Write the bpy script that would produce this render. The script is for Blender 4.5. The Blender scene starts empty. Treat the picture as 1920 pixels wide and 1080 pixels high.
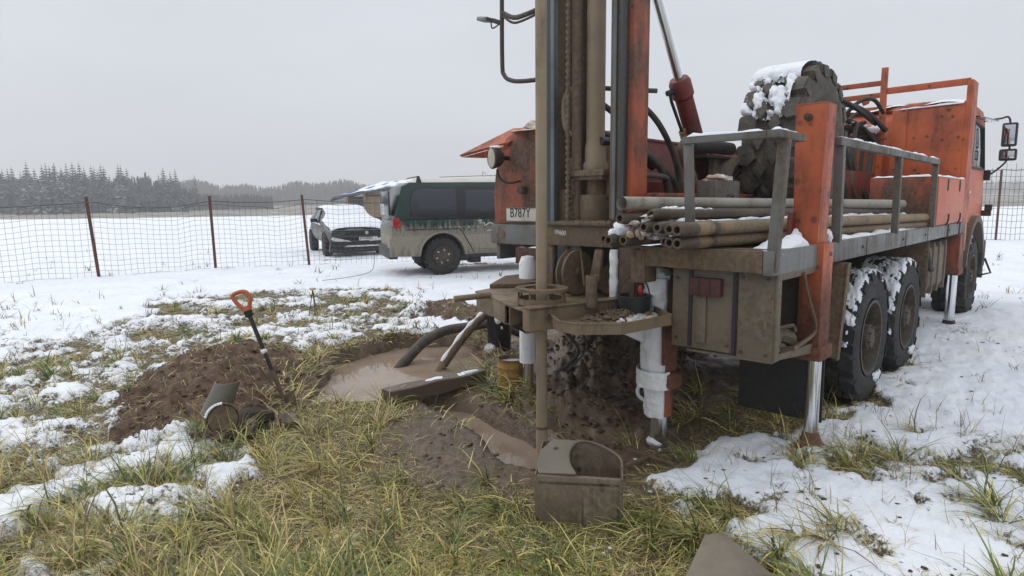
import bpy, math, random
import numpy as np
from mathutils import Vector, Matrix
random.seed(7); rng = np.random.default_rng(11)
scene = bpy.context.scene
col = scene.collection
R = math.radians
# ------------------------------------------------------------------ camera
cam_data = bpy.data.cameras.new('camera'); cam = bpy.data.objects.new('camera', cam_data); col.objects.link(cam)
cam_data.sensor_width = 36.0; cam_data.lens = 1200.0/1920.0*36.0
cam_data.clip_start = 0.05; cam_data.clip_end = 6000
EYE = 1.6; PITCH = math.atan(166/1200); ROLL = .0145
cam.matrix_world = (Matrix.Translation((0, 0, EYE)) @ Matrix.Rotation(math.pi/2-PITCH, 4, 'X') @ Matrix.Rotation(-ROLL, 4, 'Z'))
scene.camera = cam
# ------------------------------------------------------------------ light: overcast winter sky and one very soft sun
world = bpy.data.worlds.new('World'); scene.world = world; world.use_nodes = True
wn = world.node_tree; wn.nodes.clear()
def wN(t, **k):
    n = wn.nodes.new(t)
    for a, b in k.items(): setattr(n, a, b)
    return n
SUN_EL, SUN_AZ = R(38), R(-60)
w_out = wN('ShaderNodeOutputWorld'); w_sky = wN('ShaderNodeTexSky', sky_type='NISHITA')
w_sky.sun_disc = False; w_sky.sun_elevation = SUN_EL; w_sky.sun_rotation = SUN_AZ; w_sky.air_density = 1; w_sky.dust_density = 4
b_sky = wN('ShaderNodeBackground'); b_sky.inputs[1].default_value = .05
b_cl = wN('ShaderNodeBackground'); b_cl.inputs[1].default_value = 1.0
w_tc = wN('ShaderNodeTexCoord'); w_sep = wN('ShaderNodeSeparateXYZ'); wn.links.new(w_tc.outputs['Generated'], w_sep.inputs[0])
w_ramp = wN('ShaderNodeValToRGB')
el = w_ramp.color_ramp.elements
el[0].position = 0.0; el[0].color = (.40, .41, .43, 1)
el[1].position = 1.0; el[1].color = (1.05, 1.08, 1.12, 1)
for pos, c in ((.49, (.40, .41, .43, 1)), (.50, (.505, .525, .565, 1)), (.56, (.535, .558, .602, 1)), (.66, (.575, .60, .645, 1)), (.8, (.88, .91, .95, 1))):
    e = el.new(pos); e.color = c
w_m = wN('ShaderNodeMath', operation='MULTIPLY_ADD'); w_m.inputs[1].default_value = .5; w_m.inputs[2].default_value = .5
wn.links.new(w_sep.outputs[2], w_m.inputs[0]); wn.links.new(w_m.outputs[0], w_ramp.inputs[0])
w_noise = wN('ShaderNodeTexNoise'); w_noise.inputs['Scale'].default_value = 1.6; w_noise.inputs['Detail'].default_value = 4
w_map = wN('ShaderNodeMapping'); w_map.inputs['Scale'].default_value = (1, 1, 3.5)
wn.links.new(w_tc.outputs['Generated'], w_map.inputs[0]); wn.links.new(w_map.outputs[0], w_noise.inputs['Vector'])
w_mr = wN('ShaderNodeMapRange'); w_mr.inputs['To Min'].default_value = .93; w_mr.inputs['To Max'].default_value = 1.07
w_mr.inputs['From Min'].default_value = .3; w_mr.inputs['From Max'].default_value = .7
wn.links.new(w_noise.outputs[0], w_mr.inputs[0])
w_mul = wN('ShaderNodeVectorMath', operation='SCALE'); wn.links.new(w_ramp.outputs[0], w_mul.inputs[0]); wn.links.new(w_mr.outputs[0], w_mul.inputs['Scale'])
wn.links.new(w_mul.outputs[0], b_cl.inputs[0]); wn.links.new(w_sky.outputs[0], b_sky.inputs[0])
w_mix = wN('ShaderNodeMixShader'); w_mix.inputs[0].default_value = .93
wn.links.new(b_sky.outputs[0], w_mix.inputs[1]); wn.links.new(b_cl.outputs[0], w_mix.inputs[2]); wn.links.new(w_mix.outputs[0], w_out.inputs[0])
sun_d = bpy.data.lights.new('sun', 'SUN'); sun_d.energy = 0.7; sun_d.angle = R(30); sun_d.color = (1, .975, .94)
sun = bpy.data.objects.new('sun', sun_d); col.objects.link(sun)
sun.rotation_euler = Vector((math.sin(SUN_AZ)*math.cos(SUN_EL), math.cos(SUN_AZ)*math.cos(SUN_EL), math.sin(SUN_EL))).to_track_quat('Z', 'Y').to_euler()
scene.view_settings.view_transform = 'Standard'; scene.view_settings.look = 'None'
scene.view_settings.exposure = 0.28; scene.view_settings.gamma = 1.0; scene.view_settings.use_curve_mapping = False
scene.cycles.max_bounces = 6; scene.cycles.diffuse_bounces = 3; scene.cycles.volume_bounces = 2

# ------------------------------------------------------------------ helpers
def tag(o, label=None, cat=None, group=None, kind=None):
    if label: o['label'] = label
    if cat: o['category'] = cat
    if group: o['group'] = group
    if kind: o['kind'] = kind
    return o
def empty(name, loc=(0, 0, 0), rz=0, label=None, cat=None, group=None, mat=None):
    o = bpy.data.objects.new(name, None); col.objects.link(o); o.empty_display_size = .2
    if mat is not None: o.matrix_world = mat
    else: o.location = loc; o.rotation_euler = (0, 0, rz)
    return tag(o, label, cat, group)
def nz(v): return v/max(1e-9, float(np.linalg.norm(v)))
A = lambda *p: np.array(p, float)
class MB:
    def __init__(s): s.v = []; s.f = []
    def add(s, vs, fs):
        n = len(s.v); s.v += [tuple(map(float, q)) for q in vs]; s.f += [tuple(n+i for i in f) for f in fs]; return s
    def box(s, x0, x1, y0, y1, z0, z1):
        v = [(x0, y0, z0), (x1, y0, z0), (x1, y1, z0), (x0, y1, z0), (x0, y0, z1), (x1, y0, z1), (x1, y1, z1), (x0, y1, z1)]
        return s.add(v, [(0, 3, 2, 1), (4, 5, 6, 7), (0, 1, 5, 4), (1, 2, 6, 5), (2, 3, 7, 6), (3, 0, 4, 7)])
    def obox(s, c, ax, ay, az):
        c, ax, ay, az = map(np.asarray, (c, ax, ay, az)); v = []
        for k in (-1, 1):
            for i, j in ((-1, -1), (1, -1), (1, 1), (-1, 1)): v.append(c+ax*i+ay*j+az*k)
        return s.add(v, [(0, 3, 2, 1), (4, 5, 6, 7), (0, 1, 5, 4), (1, 2, 6, 5), (2, 3, 7, 6), (3, 0, 4, 7)])
    def bar(s, p0, p1, w, h=None, up=(0, 0, 1)):
        p0 = A(*p0); p1 = A(*p1); h = h or w; d = p1-p0; t = nz(d); up = A(*up)
        if abs(float(t@up)) > .95: up = A(1, 0, 0)
        sd = nz(np.cross(t, up)); u2 = np.cross(sd, t)
        return s.obox((p0+p1)/2, d/2, sd*w/2, u2*h/2)
    def tube(s, pts, r, n=10, cap=True):
        pts = [A(*p) for p in pts]; N = len(pts); rr = r if hasattr(r, '__len__') else [r]*N
        t0 = nz(pts[1]-pts[0]); a = A(0, 0, 1) if abs(t0[2]) < .9 else A(1, 0, 0); nn = nz(np.cross(t0, a)); V = []
        for i in range(N):
            t = nz(pts[min(i+1, N-1)]-pts[max(i-1, 0)]); nn = nz(nn-t*float(nn@t)); b = np.cross(t, nn)
            for k in range(n):
                an = 2*math.pi*k/n; V.append(pts[i]+rr[i]*(math.cos(an)*nn+math.sin(an)*b))
        F = [(i*n+k, i*n+(k+1) % n, (i+1)*n+(k+1) % n, (i+1)*n+k) for i in range(N-1) for k in range(n)]
        if cap: F += [tuple(range(n-1, -1, -1)), tuple((N-1)*n+k for k in range(n))]
        return s.add(V, F)
    def cyl(s, p0, p1, r0, r1=None, n=18): return s.tube([p0, p1], [r0, r0 if r1 is None else r1], n)
    def lathe(s, o, axis, prof, n=24, closed=False, cap=True):
        o = A(*o); ax = nz(A(*axis)); a = A(0, 0, 1) if abs(ax[2]) < .9 else A(1, 0, 0); e1 = nz(np.cross(ax, a)); e2 = np.cross(ax, e1); V = []
        for r, t in prof:
            for k in range(n):
                an = 2*math.pi*k/n; V.append(o+ax*t+r*(math.cos(an)*e1+math.sin(an)*e2))
        m = len(prof); rows = range(m if closed else m-1)
        F = [(i*n+k, i*n+(k+1) % n, ((i+1) % m)*n+(k+1) % n, ((i+1) % m)*n+k) for i in rows for k in range(n)]
        if cap and not closed: F += [tuple(range(n-1, -1, -1)), tuple((m-1)*n+k for k in range(n))]
        return s.add(V, F)
    def prism(s, poly, vec):
        n = len(poly); P = [A(*p) for p in poly]; vec = A(*vec)
        F = [tuple(range(n-1, -1, -1)), tuple(range(n, 2*n))]+[(i, (i+1) % n, n+(i+1) % n, n+i) for i in range(n)]
        return s.add(P+[p+vec for p in P], F)
    def grid(s, nu, nv, fn, cu=False, cv=False):
        V = [fn(i/(nu if cu else nu-1), j/(nv if cv else nv-1)) for i in range(nu) for j in range(nv)]
        F = [(i*nv+j, ((i+1) % nu)*nv+j, ((i+1) % nu)*nv+(j+1) % nv, i*nv+(j+1) % nv) for i in range(nu if cu else nu-1) for j in range(nv if cv else nv-1)]
        return s.add(V, F)
    def mesh(s, name, mat, bevel=0, smooth=True, fixn=True):
        me = bpy.data.meshes.new(name); me.from_pydata(s.v, [], s.f); me.validate()
        if fixn or bevel:
            import bmesh
            bm = bmesh.new(); bm.from_mesh(me)
            if fixn: bmesh.ops.recalc_face_normals(bm, faces=bm.faces)
            if bevel:
                es = [e for e in bm.edges if len(e.link_faces) == 2 and e.calc_face_angle(0) > .9]
                bmesh.ops.bevel(bm, geom=es, offset=bevel, segments=2, affect='EDGES', clamp_overlap=True, profile=.6)
            bm.to_mesh(me); bm.free()
        if smooth:
            me.polygons.foreach_set('use_smooth', [True]*len(me.polygons)); me.set_sharp_from_angle(angle=R(35))
        if mat: me.materials.append(mat)
        return me
    def build(s, name, mat, parent=None, bevel=0, smooth=True, fixn=True, loc=None):
        o = bpy.data.objects.new(name, s.mesh(name, mat, bevel, smooth, fixn)); col.objects.link(o)
        if parent: o.parent = parent
        if loc is not None: o.location = loc
        return o
def cat_rom(P, k=6):
    P = [A(*p) for p in P]; P = [2*P[0]-P[1]]+P+[2*P[-1]-P[-2]]; out = []
    for i in range(1, len(P)-2):
        for j in range(k):
            t = j/k; a, b, c, d = P[i-1:i+3]
            out.append(.5*((2*b)+(c-a)*t+(2*a-5*b+4*c-d)*t*t+(3*b-a-3*c+d)*t**3))
    out.append(P[-2]); return out
def new_mesh_np(name, V, F, mat, smooth=False):   # F: (n,4) or list of arrays of loops
    me = bpy.data.meshes.new(name); V = np.asarray(V, np.float32); F = np.asarray(F, np.int32)
    me.vertices.add(len(V)); me.vertices.foreach_set('co', V.ravel())
    me.loops.add(F.size); me.loops.foreach_set('vertex_index', F.ravel())
    me.polygons.add(len(F)); me.polygons.foreach_set('loop_start', np.arange(len(F), dtype=np.int32)*F.shape[1])
    me.polygons.foreach_set('loop_total', np.full(len(F), F.shape[1], np.int32))
    me.polygons.foreach_set('use_smooth', np.full(len(F), smooth))
    me.update(calc_edges=True); me.validate()
    if mat: me.materials.append(mat)
    return me
# ------------------------------------------------------------------ noise in numpy
_perm = np.random.default_rng(3).permutation(256); _perm = np.concatenate([_perm, _perm, _perm])
_ga = np.linspace(0, 2*np.pi, 256, endpoint=False); _gx, _gy = np.cos(_ga), np.sin(_ga)
def pnoise(x, y, seed=0):
    x = np.asarray(x, float)+seed*17.3; y = np.asarray(y, float)+seed*31.7
    xi = np.floor(x).astype(int); yi = np.floor(y).astype(int); xf = x-xi; yf = y-yi
    u = xf**3*(xf*(xf*6-15)+10); v = yf**3*(yf*(yf*6-15)+10)
    def g(a, b):
        h = _perm[(_perm[(xi+a) & 255]+yi+b) & 255]; return _gx[h]*(xf-a)+_gy[h]*(yf-b)
    return ((g(0, 0)*(1-u)+g(1, 0)*u)*(1-v)+(g(0, 1)*(1-u)+g(1, 1)*u)*v)*1.5
def fbm(x, y, o=4, seed=0, gain=.5):
    r = 0; a = 1; t = 0
    for i in range(o): r = r+a*pnoise(x*2**i, y*2**i, seed+i); t += a; a *= gain
    return r/t
def sstep(a, b, x): t = np.clip((x-a)/(b-a), 0, 1); return t*t*(3-2*t)
def sdf(x, y, poly):       # positive inside
    x = np.asarray(x, float); y = np.asarray(y, float); d = np.full(x.shape, 1e9); ins = np.zeros(x.shape, bool); n = len(poly)
    for i in range(n):
        ax, ay = poly[i]; bx, by = poly[(i+1) % n]; ex, ey = bx-ax, by-ay
        t = np.clip(((x-ax)*ex+(y-ay)*ey)/(ex*ex+ey*ey), 0, 1); d = np.minimum(d, np.hypot(x-ax-t*ex, y-ay-t*ey))
        c = ((ay > y) != (by > y)) & (x < (bx-ax)*(y-ay)/((by-ay) if by != ay else 1e-9)+ax); ins ^= c
    return np.where(ins, d, -d)
# ------------------------------------------------------------------ materials
class NT:
    def __init__(s, name):
        s.m = bpy.data.materials.new(name); s.m.use_nodes = True; s.t = s.m.node_tree; s.t.nodes.clear()
        s.out = s.n('ShaderNodeOutputMaterial'); s.p = s.n('ShaderNodeBsdfPrincipled'); s.l(s.p.outputs[0], s.out.inputs[0])
    def n(s, t, **k):
        q = s.t.nodes.new(t)
        for a, b in k.items(): setattr(q, a, b)
        return q
    def l(s, a, b): s.t.links.new(a, b)
    def put(s, sock, v):
        if hasattr(v, 'is_output') or isinstance(v, bpy.types.NodeSocket): s.l(v, sock)
        elif isinstance(v, tuple) and len(v) == 3 and sock.type == 'RGBA': sock.default_value = (*v, 1)
        else: sock.default_value = v
    def coord(s, scale=(1, 1, 1), src='Object'):
        c = s.n('ShaderNodeTexCoord'); m = s.n('ShaderNodeMapping'); m.inputs['Scale'].default_value = scale
        s.l(c.outputs[src], m.inputs[0]); return m.outputs[0]
    def noise(s, vec, scale, detail=4, rough=.55, dist=0):
        q = s.n('ShaderNodeTexNoise'); s.l(vec, q.inputs['Vector']); q.inputs['Scale'].default_value = scale
        q.inputs['Detail'].default_value = detail; q.inputs['Roughness'].default_value = rough; q.inputs['Distortion'].default_value = dist; return q.outputs[0]
    def voro(s, vec, scale, feature='F1'):
        q = s.n('ShaderNodeTexVoronoi', feature=feature); s.l(vec, q.inputs['Vector']); q.inputs['Scale'].default_value = scale; return q.outputs['Distance']
    def ms(s, v, a, b, lo=0., hi=1.):
        q = s.n('ShaderNodeMapRange', interpolation_type='SMOOTHSTEP'); s.put(q.inputs[0], v)
        q.inputs['From Min'].default_value = a; q.inputs['From Max'].default_value = b; q.inputs['To Min'].default_value = lo; q.inputs['To Max'].default_value = hi; return q.outputs[0]
    def mix(s, f, a, b):
        q = s.n('ShaderNodeMix', data_type='RGBA'); s.put(q.inputs[0], f); s.put(q.inputs[6], a); s.put(q.inputs[7], b); return q.outputs[2]
    def mixf(s, f, a, b):
        q = s.n('ShaderNodeMix', data_type='FLOAT'); s.put(q.inputs[0], f); s.put(q.inputs[2], a); s.put(q.inputs[3], b); return q.outputs[0]
    def math(s, op, a, b=0., clamp=False):
        q = s.n('ShaderNodeMath', operation=op, use_clamp=clamp); s.put(q.inputs[0], a); s.put(q.inputs[1], b); return q.outputs[0]
    def bump(s, h, dist=.01, strength=1.0, prev=None):
        q = s.n('ShaderNodeBump'); q.inputs['Distance'].default_value = dist; q.inputs['Strength'].default_value = strength
        s.l(h, q.inputs['Height'])
        if prev: s.l(prev, q.inputs['Normal'])
        return q.outputs[0]
    def set(s, col=None, rough=None, metal=None, nrm=None, **k):
        if col is not None: s.put(s.p.inputs['Base Color'], col)
        if rough is not None: s.put(s.p.inputs['Roughness'], rough)
        if metal is not None: s.put(s.p.inputs['Metallic'], metal)
        if nrm is not None: s.l(nrm, s.p.inputs['Normal'])
        for a, b in k.items(): s.put(s.p.inputs[a.replace('_', ' ')], b)
        return s.m
RUST = (.075, .030, .014); MUDC = (.155, .113, .075)
def worn(name, base, base2=None, dirt=MUDC, dirt_lo=.55, dirt_hi=.75, spots=0., spotcol=RUST, rough=.5, metal=0., streak=.25, nscale=2.2, bump=.004, low=None):
    """painted or bare metal with vertical dirt streaks and rust spots; dirt_lo lower = dirtier; low=(z0,z1): splashed mud thickens towards the ground"""
    t = NT(name); v = t.coord((1, 1, 1)); vs = t.coord((1, 1, streak)); n1 = t.noise(v, nscale, 5); n2 = t.noise(vs, nscale*4.5, 6, .65); n3 = t.noise(v, nscale*14, 4, .6)
    c = t.mix(t.ms(n1, .35, .65), base, base2 or tuple(k*.72 for k in base))
    d = t.math('ADD', t.math('MULTIPLY', n1, .45), t.math('MULTIPLY', n2, .55))
    if low:
        sp = t.n('ShaderNodeSeparateXYZ'); t.l(v, sp.inputs[0]); d = t.math('ADD', d, t.ms(sp.outputs[2], low[0], low[1], .35, 0.))
    f = t.ms(d, dirt_lo, dirt_hi); c = t.mix(f, c, t.mix(t.ms(n3, .35, .65), dirt, tuple(k*.6 for k in dirt)))
    if spots > 0:
        vo = t.voro(v, 10); vd = t.math('ADD', vo, t.math('MULTIPLY', t.math('SUBTRACT', n3, .5), .35))
        g = t.math('MULTIPLY', t.ms(vd, .17*spots+.04, .07*spots), t.ms(t.noise(v, 2.7, 2), .42, .55)); c = t.mix(g, c, spotcol)
        run = t.noise(t.coord((1, 1, .05)), 30, 3, .5); rm = t.math('MULTIPLY', t.ms(run, .60, .70), t.ms(t.noise(v, 1.7, 3), .46, .60, 0., .75)); c = t.mix(rm, c, tuple(q*1.5 for q in spotcol))
        ed = t.ms(t.math('ADD', n2, t.math('MULTIPLY', n3, .3)), .83, .9); c = t.mix(ed, c, spotcol)
    r = t.mixf(f, t.ms(n3, .3, .7, rough-.08, rough+.12), .85)
    h = t.math('ADD', t.math('MULTIPLY', n3, .4), f)
    return t.set(c, r, t.mixf(f, metal, 0.) if metal else 0., t.bump(h, bump, .6))
def plain(name, c, rough=.6, metal=0., var=.25, scale=8, bump=.002, **k):
    t = NT(name); v = t.coord(); n = t.noise(v, scale, 5, .6)
    return t.set(t.mix(t.ms(n, .3, .7), tuple(q*(1-var) for q in c), tuple(q*(1+var) for q in c)), t.ms(n, .3, .7, max(0, rough-.08), min(1, rough+.08)), metal, t.bump(n, bump, .5), **k)
M = {}
M['orange'] = worn('orange_paint', (.50, .112, .034), (.37, .074, .025), dirt_lo=.45, dirt_hi=.74, spots=1.5, rough=.45, low=(.5, 1.3), dirt=(.17, .062, .036), bump=.006)
M['orange_dirty'] = worn('orange_paint_grimy', (.39, .082, .028), (.21, .054, .027), dirt_lo=.40, dirt_hi=.60, spots=.7, rough=.5, dirt=(.13, .085, .06))
M['orange_pale'] = worn('faded_orange_paint', (.58, .16, .085), (.52, .13, .07), dirt_lo=.68, dirt_hi=.86, spots=.5, rough=.5)
M['red_dark'] = worn('dark_red_primer', (.17, .028, .018), (.11, .024, .018), dirt_lo=.5, dirt_hi=.72, spots=.3)
M['grey_steel'] = worn('grey_painted_steel', (.17, .175, .17), (.12, .125, .125), dirt_lo=.46, dirt_hi=.66, dirt=(.17, .135, .10), rough=.45, spots=.5)
M['rail'] = worn('railing_steel', (.14, .14, .13), (.10, .10, .095), dirt_lo=.42, dirt_hi=.62, dirt=(.15, .115, .08), rough=.5, spots=.3)
M['mudsteel'] = worn('mud_coated_steel', (.110, .082, .056), (.07, .054, .040), dirt_lo=.34, dirt_hi=.56, dirt=(.18, .122, .070), rough=.55, bump=.01)
M['boxsteel'] = worn('dusty_toolbox_steel', (.150, .118, .082), (.095, .076, .055), dirt_lo=.42, dirt_hi=.60, dirt=(.19, .15, .105), rough=.6, spots=.4)
M['clay'] = worn('clay_smeared_steel', (.195, .140, .082), (.145, .104, .064), dirt_lo=.48, dirt_hi=.68, dirt=(.10, .070, .045), rough=.5, bump=.012, spots=.3)
M['black'] = worn('black_chassis', (.018, .018, .018), (.03, .028, .025), dirt_lo=.5, dirt_hi=.75, dirt=(.07, .055, .04), rough=.6)
M['rubber'] = worn('tyre_rubber', (.016, .016, .017), (.030, .028, .026), dirt_lo=.50, dirt_hi=.74, dirt=(.075, .065, .054), rough=.8, streak=1, bump=.003)
M['rubber_dusty'] = worn('dusty_tyre_rubber', (.085, .077, .066), (.055, .051, .046), dirt_lo=.40, dirt_hi=.66, dirt=(.19, .16, .12), rough=.85, streak=1, bump=.003)
M['hub'] = worn('wheel_hub_metal', (.055, .048, .04), (.04, .036, .03), dirt_lo=.4, dirt_hi=.6, dirt=(.11, .085, .06), rough=.6)
M['chrome'] = NT('chrome').set((.72, .74, .76), .16, 1.0)
M['mast_rail_dark'] = worn('dark_slide_rail', (.065, .075, .08), (.05, .055, .06), dirt_lo=.5, dirt_hi=.68, dirt=(.11, .09, .07), rough=.4, metal=.4, streak=.06)
M['mast_rail'] = worn('worn_slide_rail', (.16, .185, .19), (.10, .115, .125), dirt_lo=.5, dirt_hi=.68, dirt=(.12, .095, .07), rough=.38, metal=.5, streak=.06)
M['mast_web'] = worn('muddy_mast_steel', (.15, .108, .070), (.10, .075, .052), dirt_lo=.42, dirt_hi=.62, dirt=(.20, .15, .10), rough=.7, bump=.008)
M['kelly'] = worn('clay_coated_rod', (.30, .235, .155), (.24, .19, .13), dirt_lo=.5, dirt_hi=.7, dirt=(.185, .14, .095), rough=.7, streak=.15, bump=.003)
M['pipe'] = worn('drill_pipe_steel', (.235, .155, .085), (.15, .098, .058), dirt_lo=.44, dirt_hi=.62, dirt=(.25, .185, .12), rough=.6, streak=1)
M['pipe_yellow'] = worn('drill_pipe_ochre', (.30, .205, .10), (.22, .155, .085), dirt_lo=.44, dirt_hi=.62, dirt=(.22, .18, .13), rough=.6, streak=1)
M['pipe_grey'] = worn('drill_pipe_grey', (.36, .34, .29), (.26, .24, .20), dirt_lo=.5, dirt_hi=.68, dirt=(.20, .165, .125), rough=.6, streak=1)
M['pipe_end'] = worn('pipe_joint_steel', (.115, .080, .052), (.07, .052, .038), dirt_lo=.5, dirt_hi=.7, rough=.5, metal=.3)
M['hole'] = NT('pipe_bore').set((.012, .011, .010), .9)
M['hose'] = worn('rubber_hose', (.05, .045, .04), (.035, .032, .03), dirt_lo=.42, dirt_hi=.65, dirt=(.15, .125, .095), rough=.6, streak=1)
M['hose_dark'] = plain('black_hose', (.02, .02, .02), .5)
M['glass_dark'] = NT('tinted_window').set((.03, .032, .045), .08, 0)
M['lampglass'] = NT('lamp_glass').set((.42, .38, .30), .25, .3)
M['redlens'] = worn('dusty_red_lens', (.085, .018, .015), (.065, .02, .016), dirt_lo=.34, dirt_hi=.60, dirt=(.085, .042, .034), rough=.45)
M['white_plate'] = worn('number_plate_white', (.62, .60, .54), (.55, .52, .46), dirt_lo=.55, dirt_hi=.75, dirt=(.3, .24, .18), rough=.5)
M['ink'] = NT('plate_ink').set((.02, .02, .02), .6)
def snow_mat(name, c=(.82, .85, .90), dirt=0.):
    t = NT(name); v = t.coord(); n = t.noise(v, 9, 6, .65); n2 = t.noise(v, 60, 3, .6); cc = t.mix(t.ms(n, .3, .7), c, tuple(q*.93 for q in c))
    if dirt: cc = t.mix(t.ms(t.noise(v, 7, 5, .7), .62-dirt*.25, .80-dirt*.2), cc, (.36, .25, .17))
    h = t.math('ADD', n, t.math('MULTIPLY', n2, .35))
    return t.set(cc, .75, 0, t.bump(h, .02, .5), Subsurface_Weight=.25, Subsurface_Scale=.03)
M['snow'] = snow_mat('snow'); M['snow_dirty'] = snow_mat('snow_with_clay', (.80, .80, .80), 1.0)
def ice_mat():
    t = NT('hoar_ice'); v = t.coord((1, 1, .35)); n = t.noise(v, 22, 6, .7); v2 = t.coord(); n2 = t.noise(v2, 5, 5, .7)
    c = t.mix(t.ms(n, .62, .78), (.80, .82, .83), (.24, .19, .14)); c = t.mix(t.ms(n2, .6, .75), c, (.62, .60, .57))
    return t.set(c, .42, 0, t.bump(t.math('ADD', n, n2), .02, .6), Subsurface_Weight=.2, Subsurface_Scale=.02)
M['ice'] = ice_mat()
# ------------------------------------------------------------------ ground: one sheet, real relief (metres, camera stands over the origin)
BARE = [(-4.84, 7.91), (-5.76, 10.84), (-4.0, 8.75), (-3.64, 9.36), (-2.94, 8.67), (-3.11, 11.2), (-2.51, 11.2), (-1.63, 9.66), (-1.42, 8.55), (-1.61, 7.24), (-0.8, 7.19), (-0.44, 8.47), (0.32, 7.71), (1.43, 7.04), (2.6, 6.96), (3.52, 6.9), (2.6, 4.73), (2.09, 4.51), (1.67, 4.41), (0.99, 3.85), (0.69, 3.48), (0.62, 3.31), (0.88, 3.27), (0.99, 3.09), (0.8, 2.79), (0.95, 2.45), (.9, .5), (-1.6, .5), (-1.51, 2.51), (-1.87, 3.17), (-1.73, 3.71), (-2.24, 4.06), (-2.66, 3.99), (-3.12, 4.73), (-3.75, 5.98), (-4.37, 6.21), (-4.64, 7.16)]
PATCHY = [(-5.6, 7.54), (-5.2, 8.86), (-5.76, 10.84), (-4.03, 11.8), (-1.98, 11.6), (-1.16, 8.53), (-2.34, 5.91), (-1.6, 3.55), (-1.28, .5), (-3.54, .5), (-5.6, 6.09)]
MUD = [(-.15, 6.3), (-.25, 7.3), (-0.5, 7.9), (0.33, 8.04), (1.43, 7.04), (2.72, 6.96), (2.04, 5.17), (1.28, 4.02), (0.66, 3.36), (0.13, 3.30), (-0.45, 3.41), (-0.85, 3.92), (-0.85, 4.52), (-.7, 4.9), (-.25, 5.6)]
LMOUND = [(-2.99, 4.5), (-3.43, 5.44), (-3.5, 6.71), (-3.19, 7.25), (-2.36, 6.89), (-1.95, 6.08), (-1.70, 5.2), (-1.75, 4.8), (-1.79, 4.45), (-1.9, 4.14), (-2.46, 4.3), (-2.6, 4.0)]
PIT = [(-1.72, 5.02), (-1.86, 6.45), (-1.35, 7.25), (-0.5, 7.35), (-0.2, 6.05), (-.62, 5.45), (-1.14, 5.02)]
SLOT = [(-0.80, 5.2), (-0.5, 5.24), (-0.30, 5.12), (-0.12, 4.74), (0.12, 4.44), (0.30, 4.12), (0.30, 3.64), (-0.04, 3.80), (-0.20, 4.20), (-0.38, 4.58), (-0.64, 4.86)]
SPOIL = [(-.55, 9.6), (-.2, 8.4), (.25, 8.1), (.1, 7.4), (-.35, 7.35), (-.8, 8.2), (-1.6, 8.6), (-1.75, 9.1)]
TR_O = A(1.86, 3.85, 0); _th = R(43)
TR_U = nz(A(math.sin(_th), math.cos(_th), -.009)); TR_V = A(-math.cos(_th), math.sin(_th), 0); TR_N = np.cross(TR_U, TR_V)
def W(s, v, h): return TR_O+TR_U*s+TR_V*v+TR_N*h
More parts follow.
